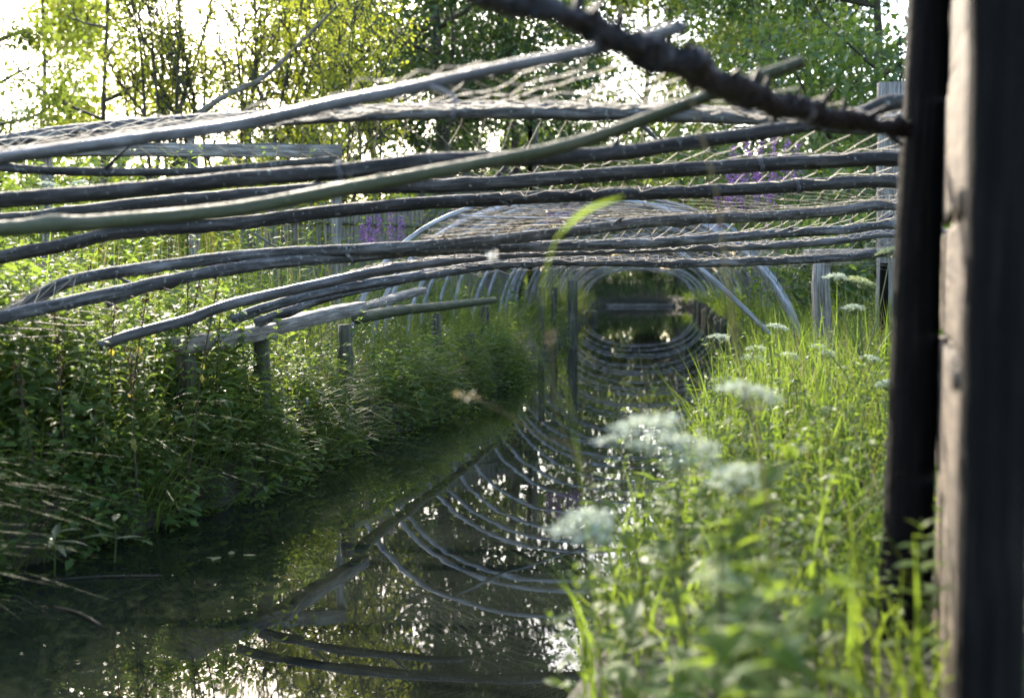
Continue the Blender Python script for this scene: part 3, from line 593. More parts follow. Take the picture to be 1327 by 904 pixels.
tree('maple_tree', 'dense fresh green maple rising above the tall plank post', 1112, 17, 9, .14, 10, 'tree_right', 24000, .10, 1, .2, .1, 24, .34, sig=.26, up=.25)
tree('maple_tree', 'green maple hidden mostly behind the black screen', 1290, 15, 9, .14, 11, 'tree_right', 12000, .11, 1, .2, .12, 18, .36, sig=.28, up=.3)
tree('back_tree', 'pale leafed tree far behind the willow clumps', 60, 36, 13, .16, 12, 'tree_yel', 13000, .19, 1, .2, .2, 16, .3, sig=.4)
tree('back_tree', 'far dark tree filling the gap between willow clumps and oak', 470, 38, 15, .2, 13, 'tree_mid', 17000, .20, 1, .2, .15, 18, .34, sig=.45)
tree('back_tree', 'far tree between the two dark oaks', 650, 42, 17, .2, 14, 'tree_dark', 18000, .21, 1, .2, .12, 20, .3, sig=.5)
tree('back_tree', 'far tree behind the thin-trunked trees', 880, 40, 16, .2, 15, 'tree_mid', 18000, .21, 1, .2, .12, 20, .32, sig=.5)
tree('back_tree', 'far tree closing the view behind the dense maple', 1060, 36, 14, .2, 16, 'tree_dark', 17000, .20, 1, .2, .12, 20, .32, sig=.45)
mb = MB(); tube(mb, spline([P(248, 175, 17), P(262, 145, 17), P(300, 120, 17), P(345, 98, 17.2), (P(400, 45, 17.5)), P(440, 5, 17.8)], 30), np.linspace(.055, .02, 30), 8, .06, 3)
z0 = P(248, 175, 17); tube(mb, spline([(z0[0] + .1, 17, .2), (z0[0] - .05, 17, 1.5), z0], 10), np.linspace(.07, .055, 10), 8, .05, 0)
tag(mb.build('leaning_limb', M['bark_pale']), 'pale bare limb leaning out across the willow stems', 'limb')

# far wood along the horizon
mb = MB(); n = 42000; az = rng.uniform(-.95, .95, n); dd = rng.uniform(70, 95, n); hh = (8 + 2.2 * np.sin(az * 9) + 1.5 * np.sin(az * 23 + 1) + 1.2 * np.sin(az * 51))
zz = hh * rng.random(n) ** .7
scatter(mb, QL, np.stack([np.sin(az) * dd, np.cos(az) * dd, zz + .3], 1), frames(rng.uniform(0, 6.28, n), rng.normal(-.4, .6, n)), rng.uniform(.6, 1.3, n))
tag(mb.build('far_wood', M['tree_dark']), 'far-off wood along the horizon behind the trees', 'wood', kind='stuff')

# shrubs behind the left bank
def shrub(name, label, u, Y, H, W, seed, leaf, nleaf, lsize, group='shrubs beneath the trees'):
    rr = np.random.default_rng(seed); bx = (u - UC) / FPX * Y; bz = float(gz(bx, Y)) - .05; root = thing(name, label, 'shrub', (bx, Y, bz), 0, group)
    st = MB(); an = []
    for k in range(16):
        a2 = rr.uniform(0, 6.28); rad = W * .5 * math.sqrt(rr.random()); e = np.array((math.cos(a2) * rad, math.sin(a2) * rad, H * rr.uniform(.5, 1)))
        s_ = spline([(rr.normal() * .08, rr.normal() * .08, 0), e * np.array((.35, .35, .5)) + rr.normal(size=3) * .08, e], 9); tube(st, s_, np.linspace(.018, .004, 9), 5, .04, 0, False); an += list(s_[2:])
        for q in range(4): j = rr.integers(3, 9); an += [s_[j] + rr.normal(size=3) * .22 for _ in range(3)]
    tag(st.build('stems', M['bark'], root), kind='stuff'); an = np.array(an); w = rr.gamma(1, 1, len(an)); w /= w.sum()
    c = an[rr.choice(len(an), nleaf, p=w)] + rr.normal(size=(nleaf, 3)) * .13; c[:, 2] = np.abs(c[:, 2])
    cr = MB(); scatter(cr, QL, c, frames(rr.uniform(0, 6.28, nleaf), rr.normal(-.4, .6, nleaf), rr.normal(0, .5, nleaf)), lsize * rr.uniform(.6, 1.25, nleaf)); tag(cr.build('foliage', M[leaf], root), kind='stuff')
for i, (u, Y, H, W, lf, n, lab) in enumerate([(40, 13.5, 2.3, 2.6, 'herb', 4500, 'bright shrub under the slender leaning tree'), (190, 14.5, 2.4, 2.4, 'tree_yel', 4000, 'yellow green shrub at the foot of the first willow clump'), (330, 16.5, 2.6, 2.4, 'tree_yel', 4000, 'yellow green shrub at the foot of the second willow clump'), (-30, 24, 3.6, 4.0, 'tree_mid', 5500, 'broad shrub behind the slender leaning tree'), (100, 27, 3.8, 4.5, 'tree_mid', 6000, 'broad shrub behind the straight grey trunk'), (235, 28, 3.6, 4.5, 'tree_mid', 6000, 'broad shrub behind the first willow clump'), (370, 27, 3.8, 4.5, 'tree_mid', 6000, 'broad shrub behind the golden bush'), (490, 28, 3.6, 4.2, 'tree_dark', 5500, 'broad shrub between the golden bush and the big oak'), (470, 20, 2.6, 2.6, 'herb', 4000, 'green shrub at the foot of the golden bush'), (600, 25, 2.6, 3.0, 'tree_mid', 4500, 'green shrub under the big oak'), (770, 43, 3.0, 4.5, 'tree_dark', 12000, 'dark shrub behind the near corner of the plank dam'), (840, 44, 3.4, 4.5, 'tree_dark', 13000, 'dark shrub straight behind the plank dam'), (905, 43, 3.0, 4.5, 'tree_dark', 12000, 'dark shrub behind the revetment end of the plank dam'), (748, 40.5, 2.6, 3.0, 'tree_dark', 10000, 'dark shrub shading the grass mound at the ditch end'), (700, 36, 2.6, 3.5, 'tree_mid', 4500, 'green shrub outside the far hoops on the weedy side'), (985, 29, 3.0, 3.4, 'tree_mid', 4500, 'green shrub under the twin thin trunks'), (1075, 12.5, 1.5, 1.6, 'tree_right', 3800, 'low green shrub behind the right foot of the hoops by the board post'), (1120, 13.5, 2.1, 2.0, 'tree_right', 4000, 'dense green shrub behind the tall plank post'), (1300, 10, 2.4, 2.4, 'herb', 4000, 'bright shrub glimpsed through the black screen')]):
    shrub('shrub', lab, u, Y, H, W, 200 + i, lf, n, .085 if Y < 18 else .11)

# ------------------------------------------------------------------ undergrowth: grass (stuff)
def bank_pts(side, n, y0, y1, d0, d1, pw=1.0):
    y = rng.uniform(y0, y1, n)
    if side > 0: y = np.where((y < 2.9) & (rng.random(n) < .55), rng.uniform(2.9, max(y1, 3.5), n), y)
    d = d0 + (d1 - d0) * rng.random(n) ** pw
    x = Lx(y) - d if side < 0 else Rx(y) + d
    return np.stack([x, y, gz(x, y) - .02], 1), d
def grass(name, label, side, specs, mat):
    mb = MB()
    for (n, y0, y1, d0, d1, h0, h1, w0, w1, b0, b1, toward, sag) in specs:
        p, d = bank_pts(side, n, y0, y1, d0, d1); cl = .75 + .25 * np.sin(p[:, 1] * 3.1 + p[:, 0] * 2) + .2 * np.sin(p[:, 1] * 7.3)
        h = rng.uniform(h0, h1, n) * np.clip(cl, .45, 1.2); yaw = np.where(rng.random(n) < toward, (-math.pi / 2 if side < 0 else math.pi / 2) + rng.normal(0, .6, n), rng.uniform(0, 6.28, n))
        blades(mb, p, h, rng.uniform(w0, w1, n), yaw, rng.uniform(b0, b1, n), 4, sag)
    return tag(mb.build(name, M[mat]), label, 'grass', kind='stuff')
grass('bank_grass', 'long green grass hanging over the water on the bank below the plank rail', -1, [
    (3400, 3.6, 14, -.02, .30, .30, .75, .006, .013, .5, 1.25, .8, .62),
    (2200, 3.8, 15, .2, 1.8, .5, 1.0, .006, .012, .1, .7, .35, .5),
    (5000, 13, 38, .0, 1.6, .4, .8, .008, .018, .3, 1.0, .6, .6)], 'grass')
grass('meadow_grass', 'tall pale grass in the weeds behind the rail', -1, [(9000, 5, 18, 1.2, 7.5, .7, 1.45, .006, .013, .1, .6, .2, .45)], 'grass_bright')
grass('sunlit_grass', 'upright sunlit grass on the bank in front of the board post', 1, [
    (5200, 4.2, 9.5, .15, 2.2, .4, .8, .005, .012, .05, .5, .2, .4),
    (1500, 1.2, 4.2, .10, 1.0, .25, .5, .005, .012, .2, .9, .3, .5),
    (3000, 8, 16, .2, 2.5, .5, .95, .007, .013, .1, .6, .3, .45),
    (4500, 14, 38, .05, 1.6, .35, .7, .010, .02, .3, 1.0, .5, .55)], 'grass_bright')
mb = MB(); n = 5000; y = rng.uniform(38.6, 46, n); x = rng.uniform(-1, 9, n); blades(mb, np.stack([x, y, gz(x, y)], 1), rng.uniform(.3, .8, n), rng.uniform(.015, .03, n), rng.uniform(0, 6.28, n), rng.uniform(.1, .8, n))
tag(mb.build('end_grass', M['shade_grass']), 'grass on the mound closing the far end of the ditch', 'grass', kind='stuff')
mb = MB(); p, d = bank_pts(-1, 420, 5.6, 14, .0, .9); blades(mb, p, rng.uniform(.3, .75, 420), rng.uniform(.002, .004, 420), np.where(rng.random(420) < .6, -math.pi / 2 + rng.normal(0, .7, 420), rng.uniform(0, 6.28, 420)), rng.uniform(.3, 1.2, 420), 4, .65)
p, d = bank_pts(-1, 380, 4.6, 10, .5, 3.2); blades(mb, p, rng.uniform(.9, 1.6, 380), rng.uniform(.004, .007, 380), rng.uniform(0, 6.28, 380), rng.uniform(.03, .3, 380), 4, .4)
p, d = bank_pts(1, 900, 3, 10, .3, 2.4); blades(mb, p, rng.uniform(.5, .9, 900), rng.uniform(.002, .005, 900), rng.uniform(0, 6.28, 900), rng.uniform(.1, .7, 900), 4, .5)
tag(mb.build('dry_grass', M['straw']), 'dry straw-coloured grass stalks among the green', 'grass', kind='stuff')

# ------------------------------------------------------------------ leafy plants
class Proto: pass
LM = {}
def leafmesh(key, L, W, mat, **kw):
    if (key, mat) not in LM:
        mb = MB(); mb.add(*leaf_arrays(L, W, **kw)); LM[(key, mat)] = mb.mesh('leaf', M[mat])
    return LM[(key, mat)]
def herb_proto(seed, H, pairs, L, W, mat, stem='stem', droop=.5, decus=True, start=.15, pitch=(.1, .6), sr=.004, top=.45):
    rr = np.random.default_rng(seed); p = Proto(); p.mats = []
    ax = spline([(0, 0, -.03), (rr.normal() * .02, rr.normal() * .02, H * .4), (rr.normal() * .05, rr.normal() * .05, H * .75), (rr.normal() * .09 * H, rr.normal() * .09 * H, H)], 20)
    mb = MB(); tube(mb, ax, np.linspace(sr, sr * .4, 20), 5, 0, 0, False); p.stem = mb.mesh('stem', M[stem])
    la = leaf_arrays(1, W / L, .28, droop, 3); p.leafkey = (round(W / L, 2), droop)
    loc = []; yaw = []; pt = []; sc = []
    for k in range(pairs):
        t = start + (1 - start) * (k + .5) / pairs; q = ax[min(19, int(t * 19.5))]; a0 = (k % 2) * math.pi / 2 * decus + rr.normal() * .35
        for s_ in (0, 1):
            loc.append(q); yaw.append(a0 + s_ * math.pi + rr.normal() * .2); pt.append(rr.uniform(*pitch)); sc.append(L * (1 - (1 - top) * abs(t - .35) / .65) * rr.uniform(.75, 1.15))
    for s_ in range(3): loc.append(ax[-1]); yaw.append(rr.uniform(0, 6.28)); pt.append(.9); sc.append(L * .35)
    p.rot = frames(np.array(yaw), np.array(pt), rr.normal(0, .25, len(yaw))); p.loc = np.array(loc); p.sc = np.array(sc); p.la = la; p.mat = mat
    mb = MB(); scatter(mb, la, p.loc, p.rot, p.sc); p.fol = mb.mesh('foliage', M[mat]); p.arr = (mb.arrays()[0], mb.arrays()[1])
    return p
def put(p, name, label, cat, loc, rz, s, group, split=False, tilt=0):
    o = thing(name, label, cat, tuple(loc), rz, group); o.scale = (s, s, s); o.rotation_euler = (tilt, rnd.uniform(-.08, .08), rz)
    link('stem', p.stem, o)
    if split:
        key = ('L', p.leafkey)
        if (key, p.mat) not in LM: mb = MB(); mb.add(*p.la); LM[(key, p.mat)] = mb.mesh('leaf', M[p.mat])
        for k in range(len(p.loc)):
            m = Matrix([list(p.rot[k][i] * p.sc[k]) + [p.loc[k][i]] for i in range(3)] + [[0, 0, 0, 1]]); link('leaf', LM[(key, p.mat)], o, m)
    else: tag(link('foliage', p.fol, o), kind='stuff')
    return o
NET = [herb_proto(300 + i, rnd.uniform(.6, .95), rnd.randint(9, 13), .108, .060, 'nettle', droop=.55, pitch=(-.2, .4)) for i in range(5)]
HRB = [herb_proto(320 + i, rnd.uniform(.40, .7), rnd.randint(7, 10), .075, .034, 'herb', droop=.4, pitch=(.0, .7)) for i in range(5)]
TAL = [herb_proto(340 + i, rnd.uniform(1.2, 1.7), rnd.randint(14, 20), .11, .030, 'herb', droop=.5, pitch=(.0, .8), sr=.006) for i in range(5)]
VIN = [herb_proto(360 + i, .5, 7, .06, .045, 'yellow_leaf', droop=.6, pitch=(-.6, .2)) for i in range(2)]
LOWH = [herb_proto(370 + i, rnd.uniform(.22, .4), 6, .06, .034, 'nettle', droop=.5, pitch=(-.1, .5)) for i in range(4)]
# individual nettles along the water edge bank
for k in range(120):
    y = 3.9 + 7.2 * (k + rnd.random()) / 120; d = rnd.uniform(.12, 1.2); x = float(Lx(y)) - d
    zone = 'above the drooping water dock' if y < 5.4 else 'under the plank rail boards' if y < 8 else 'by the round log rail and stake'
    zone = ('on the lip of the bank ' if d < .5 else 'set back ') + zone
    put(rnd.choice(NET), 'nettle', 'leafy nettle ' + zone, 'nettle', (x, y, float(gz(x, y))), rnd.uniform(0, 6.28), rnd.uniform(.65, 1.05) * (1 if y < 8 else .7), 'nettles on the weedy bank', split=k < 60 and d < .7 and k % 2 == 0, tilt=rnd.uniform(-.15, .15))
for k in range(60):
    y = 3.9 + 8 * rnd.random(); d = rnd.uniform(.02, .35); x = float(Lx(y)) - d
    put(rnd.choice(LOWH), 'creeping_herb', 'low leafy herb hanging over the water ' + ('near the drooping water dock' if y < 6 else 'between the dock and the pointed stake' if y < 9 else 'beyond the pointed stake'), 'herb', (x, y, float(gz(x, y))), rnd.uniform(0, 6.28), rnd.uniform(.8, 1.3), 'low herbs at the water edge', tilt=0)
for k in range(26):
    y = rnd.uniform(4, 9.5); d = rnd.uniform(.05, .9); x = float(Lx(y)) - d
    put(rnd.choice(VIN), 'bindweed', 'bindweed shoot with yellowing heart-shaped leaves on the weedy bank', 'bindweed', (x, y, float(gz(x, y))), rnd.uniform(0, 6.28), rnd.uniform(.5, .95), 'yellowing bindweed shoots', tilt=rnd.uniform(-.4, .4))
for k in range(90):
    y = rnd.uniform(6, 15); d = rnd.uniform(.9, 6); x = float(Lx(y)) - d
    put(rnd.choice(TAL), 'willowherb', 'tall narrow-leaved willowherb ' + ('just behind the plank rail' if y < 9 else 'among the posts of the plank trestle' if y < 12 else 'in front of the reed screen by the willows'), 'willowherb', (x, y, float(gz(x, y))), rnd.uniform(0, 6.28), rnd.uniform(.9, 1.4), 'tall willowherbs behind the rail')
def herb_stuff(name, label, side, protos, n, y0, y1, d0, d1, s0, s1, mat):
    mb = MB(); p, d = bank_pts(side, n, y0, y1, d0, d1); pick = rng.integers(0, len(protos), n)
    for i, pr in enumerate(protos):
        m = pick == i; k = int(m.sum())
        if k: scatter(mb, pr.arr, p[m], frames(rng.uniform(0, 6.28, k), rng.normal(0, .12, k)), rng.uniform(s0, s1, k))
    tag(mb.build(name, M[mat]), label, 'undergrowth', kind='stuff')
herb_stuff('nettle_undergrowth', 'thick green undergrowth between the nettles on the weedy bank', -1, NET + LOWH, 700, 3.6, 8, .05, 2.4, .55, .95, 'nettle')
herb_stuff('log_undergrowth', 'lower green undergrowth beneath the round log rail', -1, NET + LOWH + HRB, 560, 7.8, 14.5, .05, 2.0, .4, .68, 'nettle')
herb_stuff('rail_undergrowth', 'tall nettles and weeds closing in round the plank rail', -1, NET, 380, 3.8, 7.2, .35, 1.6, .85, 1.25, 'nettle')
LAN = [herb_proto(390 + i, rnd.uniform(.35, .6), 8, .13, .022, 'broad', droop=.7, pitch=(-.1, .6)) for i in range(3)]
herb_stuff('lance_undergrowth', 'grey green lance-leaved weeds along the foot of the weedy bank', -1, LAN, 170, 3.7, 10, -.02, .9, .6, 1.1, 'broad')
herb_stuff('edge_undergrowth', 'low leaves hanging at the foot of the weedy bank', -1, LOWH, 1150, 3.6, 14, -.12, .30, .8, 1.5, 'nettle')
herb_stuff('weed_thicket', 'bright weed thicket behind the rail under the poles', -1, TAL + TAL + HRB, 600, 6, 17, 1.3, 7.5, .7, 1.25, 'herb')
herb_stuff('far_undergrowth', 'undergrowth along the bank inside the net tunnel', -1, NET, 220, 13, 37, .2, 2.5, .6, 1.1, 'nettle')
herb_stuff('herb_undergrowth', 'sunlit leafy undergrowth on the bank before the black screen', 1, HRB + HRB + LOWH, 800, 1.9, 9, .06, 2.3, .6, 1.05, 'herb')
herb_stuff('far_herb_undergrowth', 'undergrowth beneath the right feet of the hoops', 1, HRB + NET, 340, 8.5, 37, .1, 2.5, .6, 1.1, 'herb')
for k in range(70):
    y = rnd.uniform(2.0, 6.2); d = rnd.uniform(.12, 1.1); x = float(Rx(y)) + d
    if x > .27 * y and y < 3.2: continue
    put(rnd.choice(HRB), 'mint_shoot', 'bright leafy mint shoot on the sunlit bank before the black screen', 'mint', (x, y, float(gz(x, y))), rnd.uniform(0, 6.28), rnd.uniform(.75, 1.1), 'mint shoots on the sunlit bank', split=y < 3.6)

BIG = [herb_proto(380 + i, rnd.uniform(.40, .55), 7, .12, .055, 'herb', droop=.45, pitch=(.0, .7), sr=.005) for i in range(3)]
for k in range(13):
    y = rnd.uniform(1.5, 2.4); u = rnd.uniform(800, 1080); x = (u - UC) / FPX * y
    put(rnd.choice(BIG), 'broad_mint', 'large-leaved bright shoot rising among the near mint and umbels', 'mint', (x, y, float(gz(x, y))), rnd.uniform(0, 6.28), rnd.uniform(.75, 1.15), 'large-leaved shoots on the sunlit bank', split=True)
# young plant in front of the round black post, each leaf a part
def placed_plant(name, label, cat, base, tip, leaves, mat, stemmat='stem', sr=.004, group=None):
    """leaves: (t along the stem, yaw, pitch, length, width)"""
    b = np.array(base); o = thing(name, label, cat, tuple(b), 0, group); ax = spline([(0, 0, -.02), (np.array(tip) - b) * .5 + np.array((.006, 0, 0)), np.array(tip) - b], 24)
    mb = MB(); tube(mb, ax, np.linspace(sr, sr * .45, 24), 6, 0, 0, False); mb.build('stem', M[stemmat], o)
    for (t, yw, pt, L, W) in leaves:
        m3 = frames(np.array([yw]), np.array([pt]))[0] * L; q = ax[int(t * 23)]
        me = leafmesh('pl%.2f' % (W / L), 1, W / L, mat, fold=.3, droop=.35, seg=6)
        link('leaf', me, o, Matrix([list(m3[i]) + [q[i]] for i in range(3)] + [[0, 0, 0, 1]]))
    return o
q = P(1180, 880, 2.15); tp = P(1194, 672, 2.12); q[2] = float(gz(q[0], q[1]))
zt = lambda v: (P(1210, v, 2.13)[2] - q[2]) / (tp[2] - q[2])
lv = []
for (v, L, W, pr) in [(824, .075, .038, .1), (770, .075, .030, .35), (722, .060, .028, .25), (697, .055, .024, .3), (680, .035, .016, .7)]:
    lv += [(min(1, zt(v)), math.pi / 2 + rnd.uniform(-.4, .4), pr, L, W), (min(1, zt(v)), -math.pi / 2 + rnd.uniform(-.4, .4), pr + .1, L * .9, W), (min(1, zt(v)), rnd.uniform(2.6, 3.6), pr, L * .7, W * .8)]
placed_plant('young_nettle', 'single upright young plant with paired toothed leaves against the round black post', 'young plant', q, tp, lv, 'herb')
# broad leaved plant at the water corner
for (u, v, Y, n, lab) in [(68, 752, 4.42, 9, 'grey green plant with long lance leaves drooping to the water'), (148, 735, 4.62, 5, 'small lance-leaved plant beside the drooping grey green one')]:
    b = P(u - 8, v, Y); b = np.array((b[0], Y + .08, .02)); tp = P(u, v - 62, Y)
    placed_plant('water_dock', lab, 'dock', b, tp, [(rnd.uniform(.45, 1), rnd.uniform(0, 6.28), rnd.uniform(-.1, .5), rnd.uniform(.11, .17), .028) for _ in range(n)], 'broad')
# elder like pinnate sprays
for (u, v, Y, lab) in [(250, 500, 6.0, 'spray of feathery pinnate leaves drooping below the plank rail'), (200, 540, 5.7, 'spray of pinnate leaves lower down on the weedy bank')]:
    tp = P(u, v, Y); b = np.array((tp[0] - .15, Y + .25, float(gz(tp[0] - .15, Y + .25)))); o = thing('elder_shoot', lab, 'shoot', tuple(b))
    ax = spline([(0, 0, -.02), (tp - b) * .6, tp - b], 14); mb = MB(); tube(mb, ax, np.linspace(.006, .003, 14), 6, 0, 0, False); mb.build('stem', M['stem'], o)
    me = leafmesh('eld', 1, .32, 'herb', fold=.3, droop=.45, seg=5)
    for k in range(6):
        yw = k * 1.05 + rnd.uniform(-.3, .3); d = np.array((-math.sin(yw), math.cos(yw), .25)); q0 = ax[rnd.randint(7, 13)]; rs = spline([q0, q0 + d * .14, q0 + d * .27 + np.array((0, 0, -.06))], 8)
        mb = MB(); tube(mb, rs, .0015, 4, 0, 0, False); ls_ = mb.build('leaf_stalk', M['stem'], o)
        for j in (2, 4, 6):
            for s_ in (-1, 1):
                m3 = frames(np.array([yw + s_ * 1.0]), np.array([-.05]))[0] * rnd.uniform(.075, .10); link('leaf', me, ls_, Matrix([list(m3[i]) + [rs[j][i]] for i in range(3)] + [[0, 0, 0, 1]]))
        m3 = frames(np.array([yw]), np.array([-.2]))[0] * .10; link('leaf', me, ls_, Matrix([list(m3[i]) + [rs[7][i]] for i in range(3)] + [[0, 0, 0, 1]]))
# dark dead stalks with seed heads
for k, (u0, v0, u1, v1, Y) in enumerate([(240, 640, 290, 330, 5.6), (205, 610, 262, 345, 5.9), (160, 600, 195, 350, 5.5), (85, 640, 70, 400, 5.0), (275, 600, 286, 395, 6.1), (100, 560, 118, 340, 6.3), (48, 560, 40, 250, 6.5), (310, 560, 345, 380, 6.8), (215, 500, 218, 290, 7.2), (140, 520, 150, 380, 5.4), (240, 560, 243, 300, 6.0), (380, 520, 410, 395, 8.0), (180, 640, 170, 450, 5.2), (60, 660, 20, 470, 4.8)]):
    a = P(u0, v0, Y); tp = P(u1, v1, Y); a = a - (tp - a) * max(0, (a[2] - .25) / (tp[2] - a[2])); o = thing('dead_stalk', 'thin dark dead stalk with a brown seed head standing in the bank weeds', 'stalk', tuple(a), 0, 'dark dead stalks')
    ax = spline([(0, 0, -.05), (tp - a) * .5 + rng.normal(size=3) * .015, tp - a], 18); mb = MB(); tube(mb, ax, np.linspace(.0055, .002, 18), 5, .05, 0, False); mb.build('stem', M['stem_dark'], o)
    n = 70; tt = rng.uniform(.62, 1, n); c = np.stack([np.interp(tt * 17, np.arange(18), ax[:, i]) for i in range(3)], 1) + rng.normal(size=(n, 3)) * .009
    mb = MB(); scatter(mb, QL, c, frames(rng.uniform(0, 6.28, n), rng.normal(.3, .6, n)), rng.uniform(.012, .028, n)); tag(mb.build('seed_head', M['seedhead'], o), kind='stuff')
    n = 7; tt = rng.uniform(.2, .7, n); c = np.stack([np.interp(tt * 17, np.arange(18), ax[:, i]) for i in range(3)], 1)
    mb = MB(); scatter(mb, LEAF, c, frames(rng.uniform(0, 6.28, n), rng.normal(-.7, .4, n)), np.stack([rng.uniform(.025, .05, n)] * 1 , 1)[:, 0]); tag(mb.build('withered_leaves', M['yellow_leaf'], o), kind='stuff')

# umbel plants
def umbel_head(o, q, rad, mat, nrm, seed):
    rr = np.random.default_rng(seed); mb = MB(); fl = MB(); nr = 16; hub = np.array(q) - np.array(nrm) * rad * .75; ex = np.cross(nrm, (0, 1.0, .1)); ex /= np.linalg.norm(ex); ey = np.cross(nrm, ex)
    for k in range(nr):
        a = k * 2.399; r_ = rad * .92 * math.sqrt((k + .5) / nr); e = np.array(q) + ex * math.cos(a) * r_ + ey * math.sin(a) * r_ - np.array(nrm) * .35 * r_ ** 2 / rad
        tube(mb, [hub, (hub + e) / 2 + (e - np.array(q)) * .12, e], [.0012, .0010, .0008], 4, 0, 0, False)
        n = 34; s_ = rad * .23; dsk = rr.normal(size=(n, 2)) * s_ * .55; c = e + dsk[:, :1] * ex + dsk[:, 1:] * ey + np.outer(rr.uniform(-.004, .006, n), nrm)
        scatter(fl, QL, c, frames(rr.uniform(0, 6.28, n), rr.normal(.2, .5, n)), rr.uniform(.006, .011, n) * (rad / .06) ** .5)
    mb.build('rays', M['stem'], o); fl.build('umbel', M[mat], o)
def umbel_plant(label, root_uY, heads, group, stem_r=.006, mat='umbel', leaves=3, name='umbel_plant'):
    x = (root_uY[0] - UC) / FPX * root_uY[1]; y = root_uY[1]; b = np.array((x, y, float(gz(x, y)))); o = thing(name, label, 'umbel plant', tuple(b), 0, group)
    tips = [P(u, v, Y) for (u, v, Y, w, *m) in heads]; c = np.mean(tips, 0); fork = b + (c - b) * np.array((.6, .6, .55))
    mb = MB(); tube(mb, spline([(0, 0, -.03), (fork - b) * .55 + np.array((.01, 0, 0)), fork - b], 14), np.linspace(stem_r, stem_r * .75, 14), 7, 0, 0, False); mb.build('stem', M['stem'], o)
    for i, ((u, v, Y, w, *m), t) in enumerate(zip(heads, tips)):
        rad = w / 2 / FPX * Y; nrm = np.array((rnd.uniform(-.3, .3), rnd.uniform(-.35, .1), 1)); nrm /= np.linalg.norm(nrm); hub = t - nrm * rad * .75
        mb = MB(); tube(mb, spline([fork - b, (fork * .45 + hub * .55) - b + np.array((0, 0, -.04)), hub - b], 12), np.linspace(stem_r * .6, stem_r * .35, 12), 6, 0, 0, False); bo = mb.build('branch', M['stem'], o)
        umbel_head(bo, t - b, rad, m[0] if m else mat, nrm, rnd.randint(0, 9999))
    me = leafmesh('umb', 1, .42, 'herb', fold=.3, droop=.4, seg=5)
    for k in range(leaves):
        q0 = (fork - b) * rnd.uniform(.3, .95); yw = rnd.uniform(0, 6.28); d = np.array((-math.sin(yw), math.cos(yw), .4)); rs = spline([q0, q0 + d * .07, q0 + d * .15 + np.array((0, 0, -.03))], 6)
        mb = MB(); tube(mb, rs, .002, 4, 0, 0, False); ls_ = mb.build('leaf_stalk', M['stem'], o)
        for (j, s_) in ((2, -1), (2, 1), (4, -1), (4, 1), (5, 0)):
            m3 = frames(np.array([yw + s_ * .9]), np.array([.0]))[0] * rnd.uniform(.05, .08); link('leaf', me, ls_, Matrix([list(m3[i]) + [rs[j][i]] for i in range(3)] + [[0, 0, 0, 1]]))
    return o
GU = 'white umbel plants on the sunlit bank'
umbel_plant('near umbel plant with the largest white heads, low beside the open water', (905, 2.2), [(828, 548, 2.25, 122), (886, 574, 2.2, 112)], GU)
umbel_plant('near umbel plant with a nodding head tilted toward the mint shoots', (1010, 2.5), [(972, 500, 2.45, 92), (952, 612, 2.3, 84)], GU)
umbel_plant('near umbel plant with a creamy head leaning out over the water', (820, 2.15), [(755, 674, 2.1, 92, 'umbel')], GU)
umbel_plant('near umbel plant with a greenish unopened head among the mint', (945, 2.0), [(938, 742, 2.0, 72, 'umbel_old')], GU, leaves=2)
umbel_plant('umbel plant with several small white heads above dark leaves at the water edge', (985, 6.6), [(932, 434, 6.6, 30), (980, 449, 6.5, 28), (976, 461, 6.4, 34), (940, 489, 6.3, 32), (1008, 421, 6.7, 32), (1003, 489, 6.4, 26)], GU, leaves=10)
umbel_plant('umbel plant with three flat white heads in tall grass by the slanting rod', (1050, 6.6), [(1022, 458, 6.6, 26), (1074, 456, 6.5, 24), (1060, 447, 6.7, 22)], GU)
umbel_plant('tallest umbel plant, its cream heads level with the pale board', (1128, 5.6), [(1084, 356, 5.6, 34), (1116, 361, 5.5, 36, 'umbel_old'), (1105, 396, 5.5, 30), (1150, 322, 5.6, 34, 'umbel_old'), (1130, 462, 5.4, 30)], GU, leaves=4)
umbel_plant('umbel plant with a single white head against the round black post', (1150, 4.6), [(1147, 495, 4.6, 26)], GU)
umbel_plant('pale umbel plant far off in the bright thicket above the poles', (12, 8.5), [(14, 143, 8.5, 36), (62, 236, 8.6, 30), (100, 235, 8.7, 26)], GU, mat='umbel')

